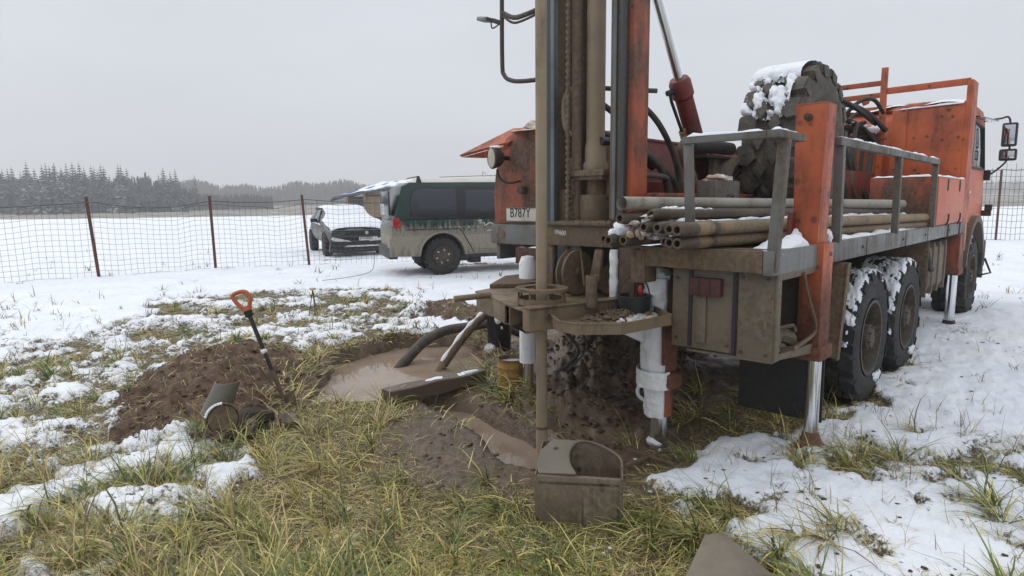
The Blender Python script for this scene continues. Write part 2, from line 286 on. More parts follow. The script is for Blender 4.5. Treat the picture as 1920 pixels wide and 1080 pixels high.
def terrain(x, y, fine=True):
    """returns height, snow measure (>0 snow), mud, red soil, dry far grass"""
    x = np.asarray(x, float); y = np.asarray(y, float)
    far = sstep(14, 40, y); near = 1-far
    z = .05*fbm(x*.25, y*.25, 3, 1)*sstep(6, 14, np.hypot(x, y))+.6*fbm(x*.01, y*.01, 3, 5)*sstep(80, 400, y)
    wob = fbm(x*3.1, y*3.1, 4, 2)
    sb = sdf(x, y, BARE)+.55*fbm(x*1.6, y*1.6, 4, 7)+.12*wob
    sp = sdf(x, y, PATCHY)+.4*wob
    s_l = (x-TR_O[0])*TR_U[0]+(y-TR_O[1])*TR_U[1]; v_l = (x-TR_O[0])*TR_V[0]+(y-TR_O[1])*TR_V[1]
    under = np.minimum(np.minimum(s_l+.5, 6.5-s_l), np.minimum(v_l-.45, 2.5-v_l))
    sm = .62*fbm(x*1.25, y*1.25, 5, 17, .6)+.5*fbm(x*2.9, y*2.9, 4, 13, .6); sm2 = fbm(x*7, y*7, 3, 23)
    cov = .62+.16*sstep(8, 12, y)
    cov = cov-(cov+.55)*sstep(-.35, .25, sb)
    pat = sstep(-.2, .3, sp); cov = cov*(1-pat)+pat*(.02+.11*sstep(5, 4, y)+.06*fbm(x*.7, y*.7, 2, 88))
    left = sstep(.35, -.5, x+2.0+.3*wob)*sstep(9, 6.5, y); cov = cov+.06*left*sstep(-.3, .1, sb); farl = sstep(-1.0, -3.2, x)*sstep(9.5, 6.5, y); cov = cov-.42*farl*(1-pat)*sstep(0, .5, cov)
    cov = cov-.7*sstep(-.1, .5, under+.25*wob)
    nearright = sstep(.9, 1.8, x)*sstep(4.6, 3.4, y); cov = cov-.37*nearright; cov = cov-.12*sstep(1.5, 3, x)*sstep(12, 7, y)
    snow = cov+1.05*sm+.30*sm2
    snow = snow-.25*sstep(.35, .9, fbm(x*5.5, y*5.5, 3, 71))
    snow = snow*(1-far)+far*(.55+.55*fbm(x*.25, y*.6, 4, 41))
    dry = sstep(74, 84, y+.06*x+5*fbm(x*.03, y*.03, 3, 3))
    snow = snow-1.35*dry*(1-.55*sstep(.0, .3, fbm(x*.04, y*.2, 4, 4)))
    # ruts of packed dark ground behind the van
    rut = np.exp(-((y-(15.7+.17*x)+.12*wob)/.28)**2)*sstep(-2.2, -1.2, x)*sstep(9, 5, x); snow = snow-1.5*rut
    rut2 = np.exp(-((y-(17.6+.06*x))/.3)**2)*sstep(-7, -5, x)*sstep(-1, -3, x); snow = snow-.7*rut2
    mud = sstep(-.25, .25, sdf(x, y, MUD)+.16*wob+.1*sm2)
    lm = sdf(x, y, LMOUND)+.20*wob; red = sstep(-.05, .08, lm)
    clod = np.abs(fbm(x*3.4, y*3.4, 5, 19, .62))
    z = z+sstep(-.02, .85, lm)*.21*(.75+.9*fbm(x*1.3, y*1.3, 2, 8))+red*(.22*(.26-clod)+.03*sm2)
    sl = sdf(x, y, SPOIL)+.15*wob; redsp = sstep(0, .12, sl); red = np.maximum(red, redsp*sstep(-.2, .1, sm+.1))
    z = z+sstep(0, .5, sl)*.20+redsp*.12*(.25-clod); snow = snow*(1-redsp)+redsp*(-.12+1.1*sm)
    # dark clay heap under the rig, sliding down to the trench
    g = np.exp(-(((x-.85)/.62)**2+((y-5.75)/.50)**2))*.40+np.exp(-(((x-.62)/.45)**2+((y-5.05)/.45)**2))*.16
    heap = sstep(.05, .16, g+.05*wob); z = z+g*1.30+heap*(.26*(.20-clod)+.06*sm2+.05*np.abs(fbm(x*11, y*11, 3, 29)))
    bank = np.exp(-(((x-.05)/.42)**2+((y-5.2)/.42)**2)); z = z-.035*bank
    slope = np.exp(-(((x-.7)/.55)**2+((y-4.75)/.6)**2)); z = z+slope*(.10*(.15-clod)+.04*np.abs(fbm(x*10, y*10, 3, 39)))
    low = np.exp(-(((x-.65)/.5)**2+((y-4.0)/.45)**2)); z = z-.07*low
    dp = sdf(x, y, PIT)+.10*wob+.04*sm2; z = z-.42*sstep(-.02, .14, dp); z = z+.045*np.exp(-((dp+.12)/.10)**2)*(y > 5.9)
    ds = sdf(x, y, SLOT)+.05*wob+.02*sm2; z = z-.36*sstep(-.06, .14, ds)
    wet = np.maximum(sstep(-.10, .0, dp), sstep(-.30, -.05, ds)); mud = np.maximum(mud, np.maximum(wet, heap))
    mud = np.maximum(mud, sstep(0, .6, under)*.85)
    snow = snow-1.2*np.maximum(wet, sstep(.02, .12, lm)*.9)-1.2*heap-.9*mud*sstep(.9, .2, x)*sstep(8, 7, y)
    # half-frozen plate of clay by the white jack
    sn = np.clip(snow, 0, 1)
    z = z+(.050*sstep(0, .22, sn)+.030*np.clip(fbm(x*4.5, y*4.5, 4, 51)+.1, -.2, 1)*sstep(0, .3, sn)+.030*np.abs(fbm(x*7, y*7, 3, 57))*sstep(0, .3, sn))*(1-.75*far)
    z = z+(.022*np.abs(fbm(x*8, y*8, 4, 61))+.012*fbm(x*20, y*20, 3, 67))*(1-sstep(0, .1, sn))*near
    # trampled hollows along the snow edge, wheel hollows
    for s0, r0 in ((1.42, .45), (2.65, .45), (6.3, .5)):
        q = np.exp(-(((s_l-s0)/r0)**2+((v_l-.22)/.28)**2)); z = z-.05*q; snow = snow-.4*q
    return z, snow, mud, red, dry
ys = np.concatenate([np.linspace(-9, 1.55, 16), 1.7*1.0088**np.arange(0, 694)])
a1 = np.linspace(-1.02, 1.02, 640); ax_ = np.concatenate([-np.geomspace(6, 1.05, 18), a1, np.geomspace(1.05, 6, 18)])
YY = np.repeat(ys[:, None], len(ax_), 1); XX = np.clip(ax_[None, :]*(np.maximum(YY, 1.0)+1.2), -900, 900)
ZZ, SN, MU, RE, DR = terrain(XX, YY)
ni, nj = XX.shape
idx = np.arange(ni*nj).reshape(ni, nj); F = np.stack([idx[:-1, :-1], idx[:-1, 1:], idx[1:, 1:], idx[1:, :-1]], -1).reshape(-1, 4)
def ground_mat():
    t = NT('snowy_ground'); v = t.coord(); at = t.n('ShaderNodeAttribute', attribute_name='zone'); sp = t.n('ShaderNodeSeparateColor'); t.l(at.outputs['Color'], sp.inputs[0])
    sn, mu, re, dr = sp.outputs[0], sp.outputs[1], sp.outputs[2], at.outputs['Alpha']
    nA = t.noise(v, 1.3, 5, .6); nB = t.noise(v, 9, 6, .65); nC = t.noise(v, 45, 5, .65); nD = t.noise(v, 170, 3, .6)
    vstr = t.coord((1, 3.2, 1)); nS = t.noise(vstr, 26, 5, .7, 1.5)
    soil = t.mix(t.ms(nB, .35, .65), (.052, .036, .021), (.145, .105, .058)); soil = t.mix(t.ms(nS, .52, .66), soil, (.27, .215, .105)); soil = t.mix(t.ms(nA, .5, .68), soil, (.095, .098, .036))
    soil = t.mix(t.ms(nC, .62, .72), soil, (.36, .31, .20))
    mudc = t.mix(t.ms(nB, .35, .68), (.082, .052, .031), (.150, .100, .062)); mudc = t.mix(t.ms(nC, .52, .68), mudc, (.045, .029, .019)); mudc = t.mix(t.ms(nA, .54, .70), mudc, (.20, .142, .092)); mudc = t.mix(t.ms(nS, .60, .70), mudc, (.22, .175, .12))
    redc = t.mix(t.ms(nB, .35, .65), (.068, .040, .024), (.135, .080, .048)); redc = t.mix(t.ms(nC, .58, .7), redc, (.036, .019, .012))
    c = t.mix(mu, soil, mudc); c = t.mix(re, c, redc)
    dryc = t.mix(t.ms(t.noise(t.coord((.4, 1, 1)), .25, 4, .6), .35, .65), (.24, .225, .195), (.19, .165, .13)); c = t.mix(dr, c, dryc)
    m = t.math('ADD', sn, t.math('MULTIPLY', t.math('SUBTRACT', nC, .5), .5)); m = t.math('ADD', m, t.math('MULTIPLY', t.math('SUBTRACT', nB, .5), .45))
    sf = t.ms(m, .48, .56)
    snc = t.mix(t.ms(nA, .35, .65), (.83, .86, .91), (.76, .80, .87)); snc = t.mix(t.ms(t.math('ADD', nD, t.math('MULTIPLY', nB, .3)), .80, .88), snc, (.34, .28, .20))
    thin = t.ms(m, .52, .66); snc = t.mix(thin, t.mix(.35, snc, (.42, .38, .31)), snc)
    c = t.mix(sf, c, snc)
    rg = t.mixf(mu, .9, t.ms(nA, .38, .60, .18, .65)); rg = t.mixf(re, rg, .9); rg = t.mixf(sf, rg, .6)
    h = t.math('ADD', t.math('MULTIPLY', nB, .6), t.math('MULTIPLY', nC, .45)); hs = t.math('ADD', t.math('MULTIPLY', nB, .8), t.math('MULTIPLY', nD, .06))
    hh = t.mixf(sf, h, t.math('ADD', hs, .9))
    t.set(c, rg, 0, t.bump(hh, .028, .75)); return t.m
M['ground'] = ground_mat()
me = new_mesh_np('ground', np.stack([XX, YY, ZZ], -1).reshape(-1, 3), F, M['ground'], True)
ca = me.color_attributes.new('zone', 'FLOAT_COLOR', 'POINT')
ca.data.foreach_set('color', np.stack([np.clip(SN*.5+.5, 0, 1), MU, RE, DR], -1).astype(np.float32).ravel())
ground = bpy.data.objects.new('ground', me); col.objects.link(ground); tag(ground, kind='structure')
del XX, YY, ZZ, SN, MU, RE, DR
# muddy water
def water_mat():
    t = NT('muddy_water'); v = t.coord(); n = t.noise(v, 3, 3); n2 = t.noise(v, 14, 2); c = t.mix(t.ms(n, .35, .65), (.27, .20, .150), (.31, .235, .18))
    return t.set(c, .035, 0, t.bump(n2, .0025, .5), IOR=1.33)
M['water'] = water_mat()
def water(poly, z, grow):
    c = np.mean(poly, 0); P = [(*(c+(np.array(p)-c)*grow), z) for p in poly]
    b = MB(); b.add(P, [tuple(range(len(P)))]); o = b.build('water', M['water'], None); return tag(o, kind='structure')
water(PIT, -.085, 1.06); 
tag(MB().add([(x, y, -.150) for x, y in SLOT], [tuple(range(len(SLOT)))]).build('water', M['water'], None), kind='structure')
# ------------------------------------------------------------------ drilling truck, built in its own frame: x forward (s), y to its left (v), z up (h)
TM = Matrix(((TR_U[0], TR_V[0], TR_N[0], TR_O[0]), (TR_U[1], TR_V[1], TR_N[1], TR_O[1]), (TR_U[2], TR_V[2], TR_N[2], TR_O[2]), (0, 0, 0, 1)))
truck = empty('drilling_truck', mat=TM, label='orange six-wheeled drilling truck standing on jacks, its drill mast raised over the muddy borehole', cat='truck')
def T(b, name, mat, bevel=.004, parent=None, **k): return b.build(name, M[mat] if isinstance(mat, str) else mat, parent or truck, bevel=bevel, **k)
def lump(b, c, r, seed=0, nu=14, nv=10, amp=.35, base=None):
    """irregular clod or snow lump; r=(rx,ry,rz)"""
    c = A(*c); rs = np.random.default_rng(seed); ph = rs.uniform(0, 6.28, 6)
    def fn(u, v):
        a = 2*math.pi*u; e = math.pi*(v-.5); q = 1+amp*(.5*math.sin(3*a+ph[0])*math.cos(2*e+ph[1])+.35*math.sin(5*a+ph[2]+3*e)+.25*math.sin(7*e+ph[3]+2*a))
        p = A(math.cos(a)*math.cos(e)*r[0], math.sin(a)*math.cos(e)*r[1], math.sin(e)*r[2])*q; w = c+p
        if base is not None: w[2] = max(w[2], base)
        return w
    return b.grid(nu, nv, fn, cu=True)
def snow_ridge(b, p0, p1, w, h, seed=0, n=None, up=(0, 0, 1), gaps=.15):
    """snow lying along a rail or edge: lumpy half-round strip"""
    p0 = A(*p0); p1 = A(*p1); L = float(np.linalg.norm(p1-p0)); n = n or max(6, int(L/.035)); d = nz(p1-p0); up = A(*up); sd = nz(np.cross(d, up)); rs = np.random.default_rng(seed)
    hh = np.convolve(rs.uniform(0, 1, n+8), np.ones(4)/4, 'same')[4:4+n]; hh = np.clip((hh-.5)*2.2+.62-gaps, -.12, 1.3); hh[0] = hh[-1] = -.1
    off = np.convolve(rs.uniform(-1, 1, n+8), np.ones(5)/5, 'same')[4:4+n]
    def fn(u, v):
        i = int(round(u*(n-1))); k = hh[i]; a = math.pi*v; ww = w/2*(1+.25*off[i])
        return p0+d*L*u+sd*(math.cos(a)*ww)+up*(math.sin(a)**.7*h*max(k, -.1)-.003)
    return b.grid(n, 7, fn)
# --- chassis
b = MB()
for v in (.80, 1.62): b.box(-.3, 7.2, v, v+.08, .78, 1.02)
for s in (-.28, .9, 2.0, 3.2, 4.4, 5.6): b.box(s, s+.10, .88, 1.62, .80, .98)
b.box(3.2, 5.3, .95, 1.55, .62, .78); b.cyl((1.0, 1.25, .62), (5.4, 1.25, .70), .05)
T(b, 'chassis_frame', 'black', 0)
b = MB()
for s in (1.42, 2.65, 6.3):
    b.cyl((s, .3, .5), (s, 2.2, .5), .075); lump(b, (s, 1.25, .5), (.2, .2, .2), 3, amp=.1)
for v in (.72, 1.78):
    for k in range(6): b.bar((.95, v, .62+k*.02), (3.1, v, .62+k*.02), .08, .018)
T(b, 'drive_axles', 'black', 0)['kind'] = 'stuff'
# --- wheels
def tyre_mesh(Rr, w, rr, lugs, name, mat, gd=.09):
    b = MB(); h = w/2
    prof = [(rr, -h*.78), (rr+.03, -h*.95), (rr+(Rr-rr)*.45, -h*1.02), (Rr*(1-gd-.02), -h*.95), (Rr*(1-gd), -h*.80), (Rr*(1-gd+.01), 0), (Rr*(1-gd), h*.80), (Rr*(1-gd-.02), h*.95), (rr+(Rr-rr)*.45, h*1.02), (rr+.03, h*.95), (rr, h*.78)]
    b.lathe((0, 0, 0), (0, 1, 0), prof, 48, cap=False)
    for side in (-1, 1):
        for k in range(lugs):
            a0 = 2*math.pi*(k+(.5 if side > 0 else 0))/lugs; da = 2*math.pi/lugs
            # two blocks make one bent lug: shoulder and centre
            for (y0, y1, aa, ab, ta, r1) in ((.96, .50, 0, .20, .33, .965), (.44, .04, .30, .50, .29, 1.0)):
                vs = []
                for rad in (Rr*(1-gd-.02), Rr):
                    for (yy, sh) in ((y0, aa), (y1, ab)):
                        for e in (-1, 1):
                            an = a0+da*(sh+e*ta*(1.0 if rad < Rr else .82)); q = rad*(r1 if (rad == Rr and yy == y0) else 1)
                            vs.append((math.sin(an)*q, side*h*yy*(1 if rad < Rr or yy == y1 else .97), math.cos(an)*q))
                b.add(vs, [(0, 1, 3, 2), (4, 6, 7, 5), (0, 4, 5, 1), (2, 3, 7, 6), (0, 2, 6, 4), (1, 5, 7, 3)])
            # side lug running down the shoulder
            vs = []
            for (rad, yy) in ((Rr*.95, .90), (Rr*.86, 1.0), (Rr*.95, .99), (Rr*.86, 1.035)):
                for e in (-1, 1): an = a0+da*e*.22; vs.append((math.sin(an)*rad, side*h*yy, math.cos(an)*rad))
            b.add(vs, [(0, 1, 3, 2), (4, 6, 7, 5), (0, 4, 5, 1), (2, 3, 7, 6), (0, 2, 6, 4), (1, 5, 7, 3)])
    return b.mesh(name, M[mat], 0)
def block_tyre_mesh(Rr, w, rr, n, name, mat):
    """tyre with separate diamond blocks and deep grooves"""
    b = MB(); h = w/2; Rc = Rr-.055
    prof = [(rr, -h*.70), (rr+.012, -h*.86), (rr+.05, -h*.90), (rr+.055, -h*.84), (rr+(Rr-rr)*.45, -h*1.0), (Rc-.05, -h*.98), (Rc-.012, -h*.90), (Rc, -h*.75), (Rc+.004, 0)]
    prof = prof+[(r, -y) for r, y in prof[-2::-1]]
    b.lathe((0, 0, 0), (0, 1, 0), prof, 64, cap=False)
    def block(pts, r0, r1, shrink=.84):      # pts: (angle, y) outline at the foot of the block
        ca = sum(p[0] for p in pts)/len(pts); cy = sum(p[1] for p in pts)/len(pts); m = len(pts); V = []
        for r_, k in ((r0, 1.0), (r1, shrink)):
            for a, y in pts: aa = ca+(a-ca)*k; V.append((math.sin(aa)*r_, cy+(y-cy)*k, math.cos(aa)*r_))
        b.add(V, [tuple(range(m, 2*m))]+[(i, (i+1) % m, m+(i+1) % m, m+i) for i in range(m)])
    da = 2*math.pi/n
    for k in range(n):
        a = k*da
        block([(a, .0-h*.02), (a+da*.42, -h*.24), (a, -h*.48), (a-da*.42, -h*.24)], Rc-.01, Rr)
        block([(a+da*.5, h*.02), (a+da*.92, h*.24), (a+da*.5, h*.48), (a+da*.08, h*.24)], Rc-.01, Rr)
        for sg, oa in ((-1, .5), (1, 0.)):
            c = a+oa*da
            block([(c-da*.16, sg*h*.34), (c+da*.16, sg*h*.34), (c+da*.40, sg*h*.60), (c+da*.34, sg*h*.97), (c-da*.34, sg*h*.97), (c-da*.40, sg*h*.60)], Rc-.02, Rr-.006, .88)
            V = []
            for r_, y_ in ((Rr-.012, .95), (Rc-.055, 1.0), (Rr-.018, .985), (Rc-.05, 1.03)):
                for e in (-1, 1): an = c+e*da*.26; V.append((math.sin(an)*r_, sg*h*y_, math.cos(an)*r_))
            b.add(V, [(4, 6, 7, 5), (0, 4, 5, 1), (2, 3, 7, 6), (0, 2, 6, 4), (1, 5, 7, 3)])
    return b.mesh(name, M[mat], 0)
def rim_mesh():
    b = MB(); h = .19
    b.lathe((0, 0, 0), (0, 1, 0), [(.285, -h*.86), (.30, -h*.98), (.275, -h*.98), (.262, -h*.7), (.255, -.02), (.20, .0), (.12, -.03), (.0, -.03)], 40, cap=False)
    b.lathe((0, 0, 0), (0, 1, 0), [(.285, h*.9), (.26, h*.7), (.25, .0)], 30, cap=False)
    return b.mesh('rim', M['hub'], 0)
def hub_mesh():
    b = MB()
    b.lathe((0, 0, 0), (0, 1, 0), [(.15, -.03), (.14, -.07), (.105, -.09), (.10, -.17), (.075, -.19), (0, -.19)], 24, cap=False)
    for k in range(10):
        a = k*math.pi/5; b.cyl((math.cos(a)*.165, -.02, math.sin(a)*.165), (math.cos(a)*.165, -.075, math.sin(a)*.165), .017, n=6)
    for k in range(8):
        a = k*math.pi/4+.2; b.cyl((math.cos(a)*.085, -.08, math.sin(a)*.085), (math.cos(a)*.085, -.20, math.sin(a)*.085), .011, n=6)
    return b.mesh('hub', M['hub'], .002)
RW = .545
ty = tyre_mesh(RW, .38, .285, 15, 'tyre', 'rubber'); ri = rim_mesh(); hu = hub_mesh()
def wheel(s, v, h, side, label=None, scale=1.0):
    w = empty('wheel'); w.parent = truck; w.location = (s, v, h); w.scale = (scale,)*3
    if side < 0: pass
    else: w.rotation_euler = (0, 0, math.pi)
    if label: w['label'] = label
    for m in (ty, ri, hu):
        o = bpy.data.objects.new(m.name.split('.')[0], m); col.objects.link(o); o.parent = w
        if m is ty: o.rotation_euler = (0, random.uniform(0, 6), 0)
    return w
for s in (1.42, 2.65): wheel(s, .21, .50, -1, 'right rear wheel with snow packed in its tread'); wheel(s, 2.3, .50, 1)
wheel(6.3, .21, .55, -1); wheel(6.3, 2.3, .55, 1)
def tyre_snow(c, Rr, w, a0, a1, seed, thick=.03, cover=.5, name='tyre_snow', sidecov=.25, mat='snow', parent=None, y_lo=-1.0, y_hi=1.0, parts=2.0, fq=1.0, base=0.):
    """snow lying on the tread between angles a0..a1 (0 = top, towards -x positive)"""
    b = MB(); nu, nv = 90, 34; c = A(*c); nu, nv = int(60*abs(a1-a0))+20, 48; us = np.linspace(0, 1, nu); vs_ = np.linspace(0, 1, nv)
    UU, VV = np.meshgrid(us, vs_, indexing='ij'); ang = a0+(a1-a0)*UU; yy = (y_lo+(y_hi-y_lo)*VV)
    nn = fbm((ang*6+yy*1.5)*fq+seed, (yy*2.6-ang)*fq, 5, seed, .65 if fq >= 1 else .5); n2 = fbm(ang*13*fq, yy*7*fq, 4, seed+5)
    edge = np.minimum(sstep(0, .12, UU), sstep(1, .85, UU))
    m = nn*parts+.5*n2+(cover-.5)*2.2+edge-1.0; m = m-.9*sstep(1-sidecov, 1.0, np.abs(yy))*(1-.4*n2)
    th = np.where(m > 0, thick*np.clip(m, 0, 1.0)**.5, -.02)+base*(m > 0)
    hw = w/2
    prof = np.where(np.abs(yy) < .8, 1.0, np.sqrt(np.clip(1-((np.abs(yy)-.8)/.26)**2*.35, 0, 1)))
    r = Rr*prof+th; X = -np.sin(ang)*r; Z = np.cos(ang)*r; Yc = yy*hw+np.sign(yy)*np.where(np.abs(yy) > .85, th*.6, 0)
    V = np.stack([X+c[0], Yc+c[1], Z+c[2]], -1).reshape(-1, 3)
    b.add(V, [(i*nv+j, (i+1)*nv+j, (i+1)*nv+j+1, i*nv+j+1) for i in range(nu-1) for j in range(nv-1) if max(m[i, j], m[i+1, j], m[i, j+1], m[i+1, j+1]) > -.15])
    o = T(b, name, mat, 0, parent=parent); tag(o, kind='stuff'); return o
tyre_snow((1.42, .21, .50), RW, .385, -.75, 1.40, 4, .017, .62, parts=1.5, sidecov=.05, base=-.014)
tyre_snow((2.65, .21, .50), RW, .385, -.75, 1.50, 9, .018, .66, parts=1.4, sidecov=.05, base=-.014)
tyre_snow((1.42, .21, .50), RW, .40, 1.1, 2.0, 14, .015, .18)
tyre_snow((2.65, .21, .50), RW, .40, 1.1, 2.0, 19, .015, .25)
tyre_snow((6.3, .21, .55), RW, .40, -.2, 1.4, 29, .018, .35)
b = MB()
for (s, q) in ((1.42, 0), (2.65, 3)):      # snow clinging inside the lower rim
    for k in range(5): lump(b, (s+.10+.035*k+.02*random.random(), .215-.2, .50-.33-.02*(k % 2)), (.028, .012, .03), k+q, 8, 6, .5)
tag(T(b, 'snow', 'snow', 0), kind='stuff')
# --- deck
b = MB(); b.box(-.74, 5.25, 0, .055, 1.175, 1.305); T(b, 'deck_side_beam', 'grey_steel', .006)
b = MB(); b.box(-.74, -.68, .057, .80, 1.185, 1.303); b.box(-.745, -.60, .765, .86, 1.08, 1.28); T(b, 'deck_rear_beam', 'mudsteel', .006)
b = MB(); b.box(-.67, 5.2, .058, .85, 1.255, 1.285); b.box(-.2, 5.2, 1.65, 2.53, 1.22, 1.25)
for k in range(9): b.box(-.4+.65*k, -.34+.65*k, .06, .82, 1.17, 1.252)
T(b, 'deck_floor', 'mudsteel', 0)
b = MB(); b.box(-.2, 5.2, 2.50, 2.54, 1.10, 1.29); T(b, 'deck_side_beam', 'grey_steel', .004)
# inner low orange panel and cover over the mast cradle
b = MB(); b.box(-.46, 1.4, .88, .915, 1.31, 1.62); b.box(-.46, 1.4, .868, .93, 1.60, 1.625)
T(b, 'inner_side_panel', 'orange_dirty')
b = MB(); b.box(1.4, 4.9, .88, .92, 1.30, 1.52); T(b, 'inner_side_panel', 'red_dark')
# left long locker seen from inside
b = MB(); b.box(-.18, 4.6, 2.0, 2.03, 1.25, 2.145); b.box(-.18, 4.6, 1.985, 2.045, 2.14, 2.165)
for s in (1.2, 2.6, 4.0): b.box(s, s+.05, 1.96, 1.998, 1.25, 2.13)
T(b, 'locker_wall', 'red_dark')
b = MB(); pr = [(2.535, 1.40), (2.54, 1.62), (2.525, 1.80), (2.48, 1.95), (2.40, 2.09), (2.30, 2.14), (1.70, 2.13), (1.70, 1.40)]
b.prism([(-.22, y, z) for y, z in pr], (.5, 0, 0)); T(b, 'rear_locker', 'orange_dirty', .006)
b = MB(); b.prism([(.285, 2.53, 1.3), (.285, 2.47, 1.95), (.285, 2.32, 2.13), (.285, 2.29, 2.13), (.285, 2.44, 1.93), (.285, 2.50, 1.3)], (4.3, 0, 0)); T(b, 'locker_side', 'orange_dirty')
b = MB(); b.box(-.255, -.15, 1.68, 2.55, 1.235, 1.395); T(b, 'rear_bumper', 'grey_steel', .006)
b = MB(); b.lathe((-.256, 2.42, 1.315), (-1, 0, 0), [(.035, 0), (.033, .004), (0, .004)], 16, cap=False); T(b, 'reflector', plain('faded_reflector', (.15, .09, .065), .5), 0)
# open lid flap of the locker, folded upwards and outwards
b = MB(); b.add([(-.26, 2.92, 1.985), (.0, 2.52, 2.20), (.0, 2.33, 2.19), (-.24, 2.33, 2.065), (-.25, 2.90, 1.968), (.012, 2.51, 2.18), (.012, 2.34, 2.17), (-.23, 2.35, 2.045)],
    [(0, 1, 2, 3), (7, 6, 5, 4), (0, 4, 5, 1), (1, 5, 6, 2), (2, 6, 7, 3), (3, 7, 4, 0)])
b.add([(-.25, 2.90, 1.965), (-.23, 2.35, 2.04), (-.20, 2.42, 1.95), (-.20, 2.68, 1.95)], [(0, 1, 2, 3)])
b.prism([(.0, 2.52, 2.18), (.0, 2.33, 2.17), (.25, 2.33, 2.13), (.25, 2.5, 2.13)], (0, 0, .02))
T(b, 'locker_lid', 'orange', 0)
b = MB()
snow_ridge(b, (-.18, 2.30, 2.135), (-.18, 1.72, 2.125), .22, .045, 3, gaps=0); snow_ridge(b, (.0, 2.34, 2.19), (.0, 2.1, 2.15), .16, .07, 8, gaps=-.1); lump(b, (.0, 2.2, 2.19), (.06, .12, .04), 4, amp=.5)
tag(T(b, 'snow', 'snow_dirty', 0), kind='stuff')
# work lamp on the locker
def round_lamp(c, ax, r, name='work_lamp'):
    b = MB(); b.lathe(c, ax, [(0, -.09), (r*.45, -.085), (r*.8, -.055), (r, -.01), (r*1.04, .012), (r*.93, .02)], 24, cap=False); o = T(b, name, 'hub', 0)
    g = MB(); g.lathe(c, ax, [(r*.93, .016), (r*.6, .026), (0, .032)], 24, cap=False); T(g, 'lamp_lens', 'lampglass', 0, parent=o); return o
rl = round_lamp((-.36, 2.41, 1.93), (-.86, .35, -.05), .085)
s_ = MB(); lump(s_, (-.34, 2.40, 2.012), (.05, .055, .016), 2, amp=.2); tag(T(s_, 'snow', 'snow', 0, parent=rl), kind='stuff')
b = MB(); b.tube(cat_rom([(-.33, 2.40, 1.84), (-.31, 2.385, 1.77), (-.28, 2.32, 1.73), (-.225, 2.24, 1.745)]), .009, 8); b.bar((-.30, 2.39, 1.93), (-.22, 2.37, 1.93), .03); T(b, 'lamp_cable', 'hose_dark', 0)
b = MB(); b.cyl((-.223, 2.20, 1.672), (-.28, 2.20, 1.672), .032); b.box(-.27, -.225, 2.165, 2.235, 1.645, 1.70); T(b, 'marker_lamp', 'hub', .006)
# number plate with its raised characters
b = MB(); b.box(-.232, -.222, 1.87, 2.39, 1.418, 1.530); plate = T(b, 'number_plate', 'white_plate', .002)
def text(s, name, size, mat, parent, M4, ext=.001, sx=1.0):
    cu = bpy.data.curves.new(name, 'FONT'); cu.body = s; cu.size = size; cu.extrude = ext; cu.align_x = 'LEFT'; cu.align_y = 'BOTTOM'; cu.space_character = 1.0
    tmp = bpy.data.objects.new('tmp', cu); col.objects.link(tmp); dg = bpy.context.evaluated_depsgraph_get(); dg.update()
    me_ = bpy.data.meshes.new_from_object(tmp.evaluated_get(dg)); bpy.data.objects.remove(tmp); bpy.data.curves.remove(cu)
    me_.transform(Matrix.Diagonal((sx, 1, 1, 1))); me_.materials.clear(); me_.materials.append(mat); me_.name = name
    o = bpy.data.objects.new(name, me_); col.objects.link(o); o.parent = parent; o.matrix_local = M4; return o
# facing -s: text x runs towards -v, y runs up, normal -s
FACE = Matrix(((0, 0, -1, 0), (-1, 0, 0, 0), (0, 1, 0, 0), (0, 0, 0, 1)))
text('B787Y', 'lettering', .105, M['ink'], plate, Matrix.Translation((-.2335, 2.350, 1.434)) @ FACE, sx=.80)
text('B', 'lettering', .07, M['ink'], plate, Matrix.Translation((-.2335, 2.04, 1.434)) @ FACE, sx=.8)
text('11', 'lettering', .07, M['ink'], plate, Matrix.Translation((-.2335, 1.955, 1.45)) @ FACE, sx=.8)
b = MB(); b.box(-.234, -.2325, 1.965, 1.970, 1.420, 1.528)
for z in (1.421, 1.526): b.box(-.2345, -.2325, 1.872, 2.388, z, z+.003)
T(b, 'plate_border', 'ink', 0, parent=plate)
b = MB(); b.box(-.27, -.20, 1.95, 2.26, 1.08, 1.215); T(b, 'tail_light', 'redlens', .01)
b = MB(); snow_ridge(b, (-.235, 2.26, 1.215), (-.235, 1.96, 1.215), .06, .025, 5, gaps=-.1); tag(T(b, 'snow', 'snow', 0), kind='stuff')
# --- toolbox and plates under the rear of the deck
b = MB(); z0, z1 = .70, 1.178
b.box(-.66, -.645, .015, .215, z0, z1); b.box(-.658, -.64, .228, .62, z0+.01, z1)
b.box(-.64, .06, .50, .52, z0, z1-.004); b.box(-.66, .06, .015, .52, z0-.014, z0)
b.box(.05, .065, .0, .52, z0, z1); b.box(-.66, -.60, .0, .014, z0, z1)
b.prism([(-.60, 0, z0), (.06, 0, z0-.07), (.06, 0, z0-.0), (-.60, 0, z0+.03)], (0, .012, 0)); b.box(-.60, .06, .0, .012, 1.14, z1)
T(b, 'toolbox', 'boxsteel', .003)
b = MB(); b.tube(cat_rom([(-.30, -.01, 1.16), (-.22, -.012, 1.02), (-.10, -.014, .88), (-.05, -.012, .79), (-.15, -.01, .755), (-.4, -.006, .73)], 5), .012, 6); T(b, 'bent_strip', 'mudsteel', 0)
b = MB(); b.tube(cat_rom([(-.45, .1, .74), (-.30, .14, .78), (-.18, .1, .74), (-.2, .2, .73)], 5), .05, 8); lump(b, (-.42, .12, .72), (.08, .07, .04), 7, amp=.4); b.tube([(-.4, .2, .80), (-.25, .05, .84), (-.22, .05, .80)], .012, 6)
T(b, 'stowed_scrap', 'boxsteel', 0)
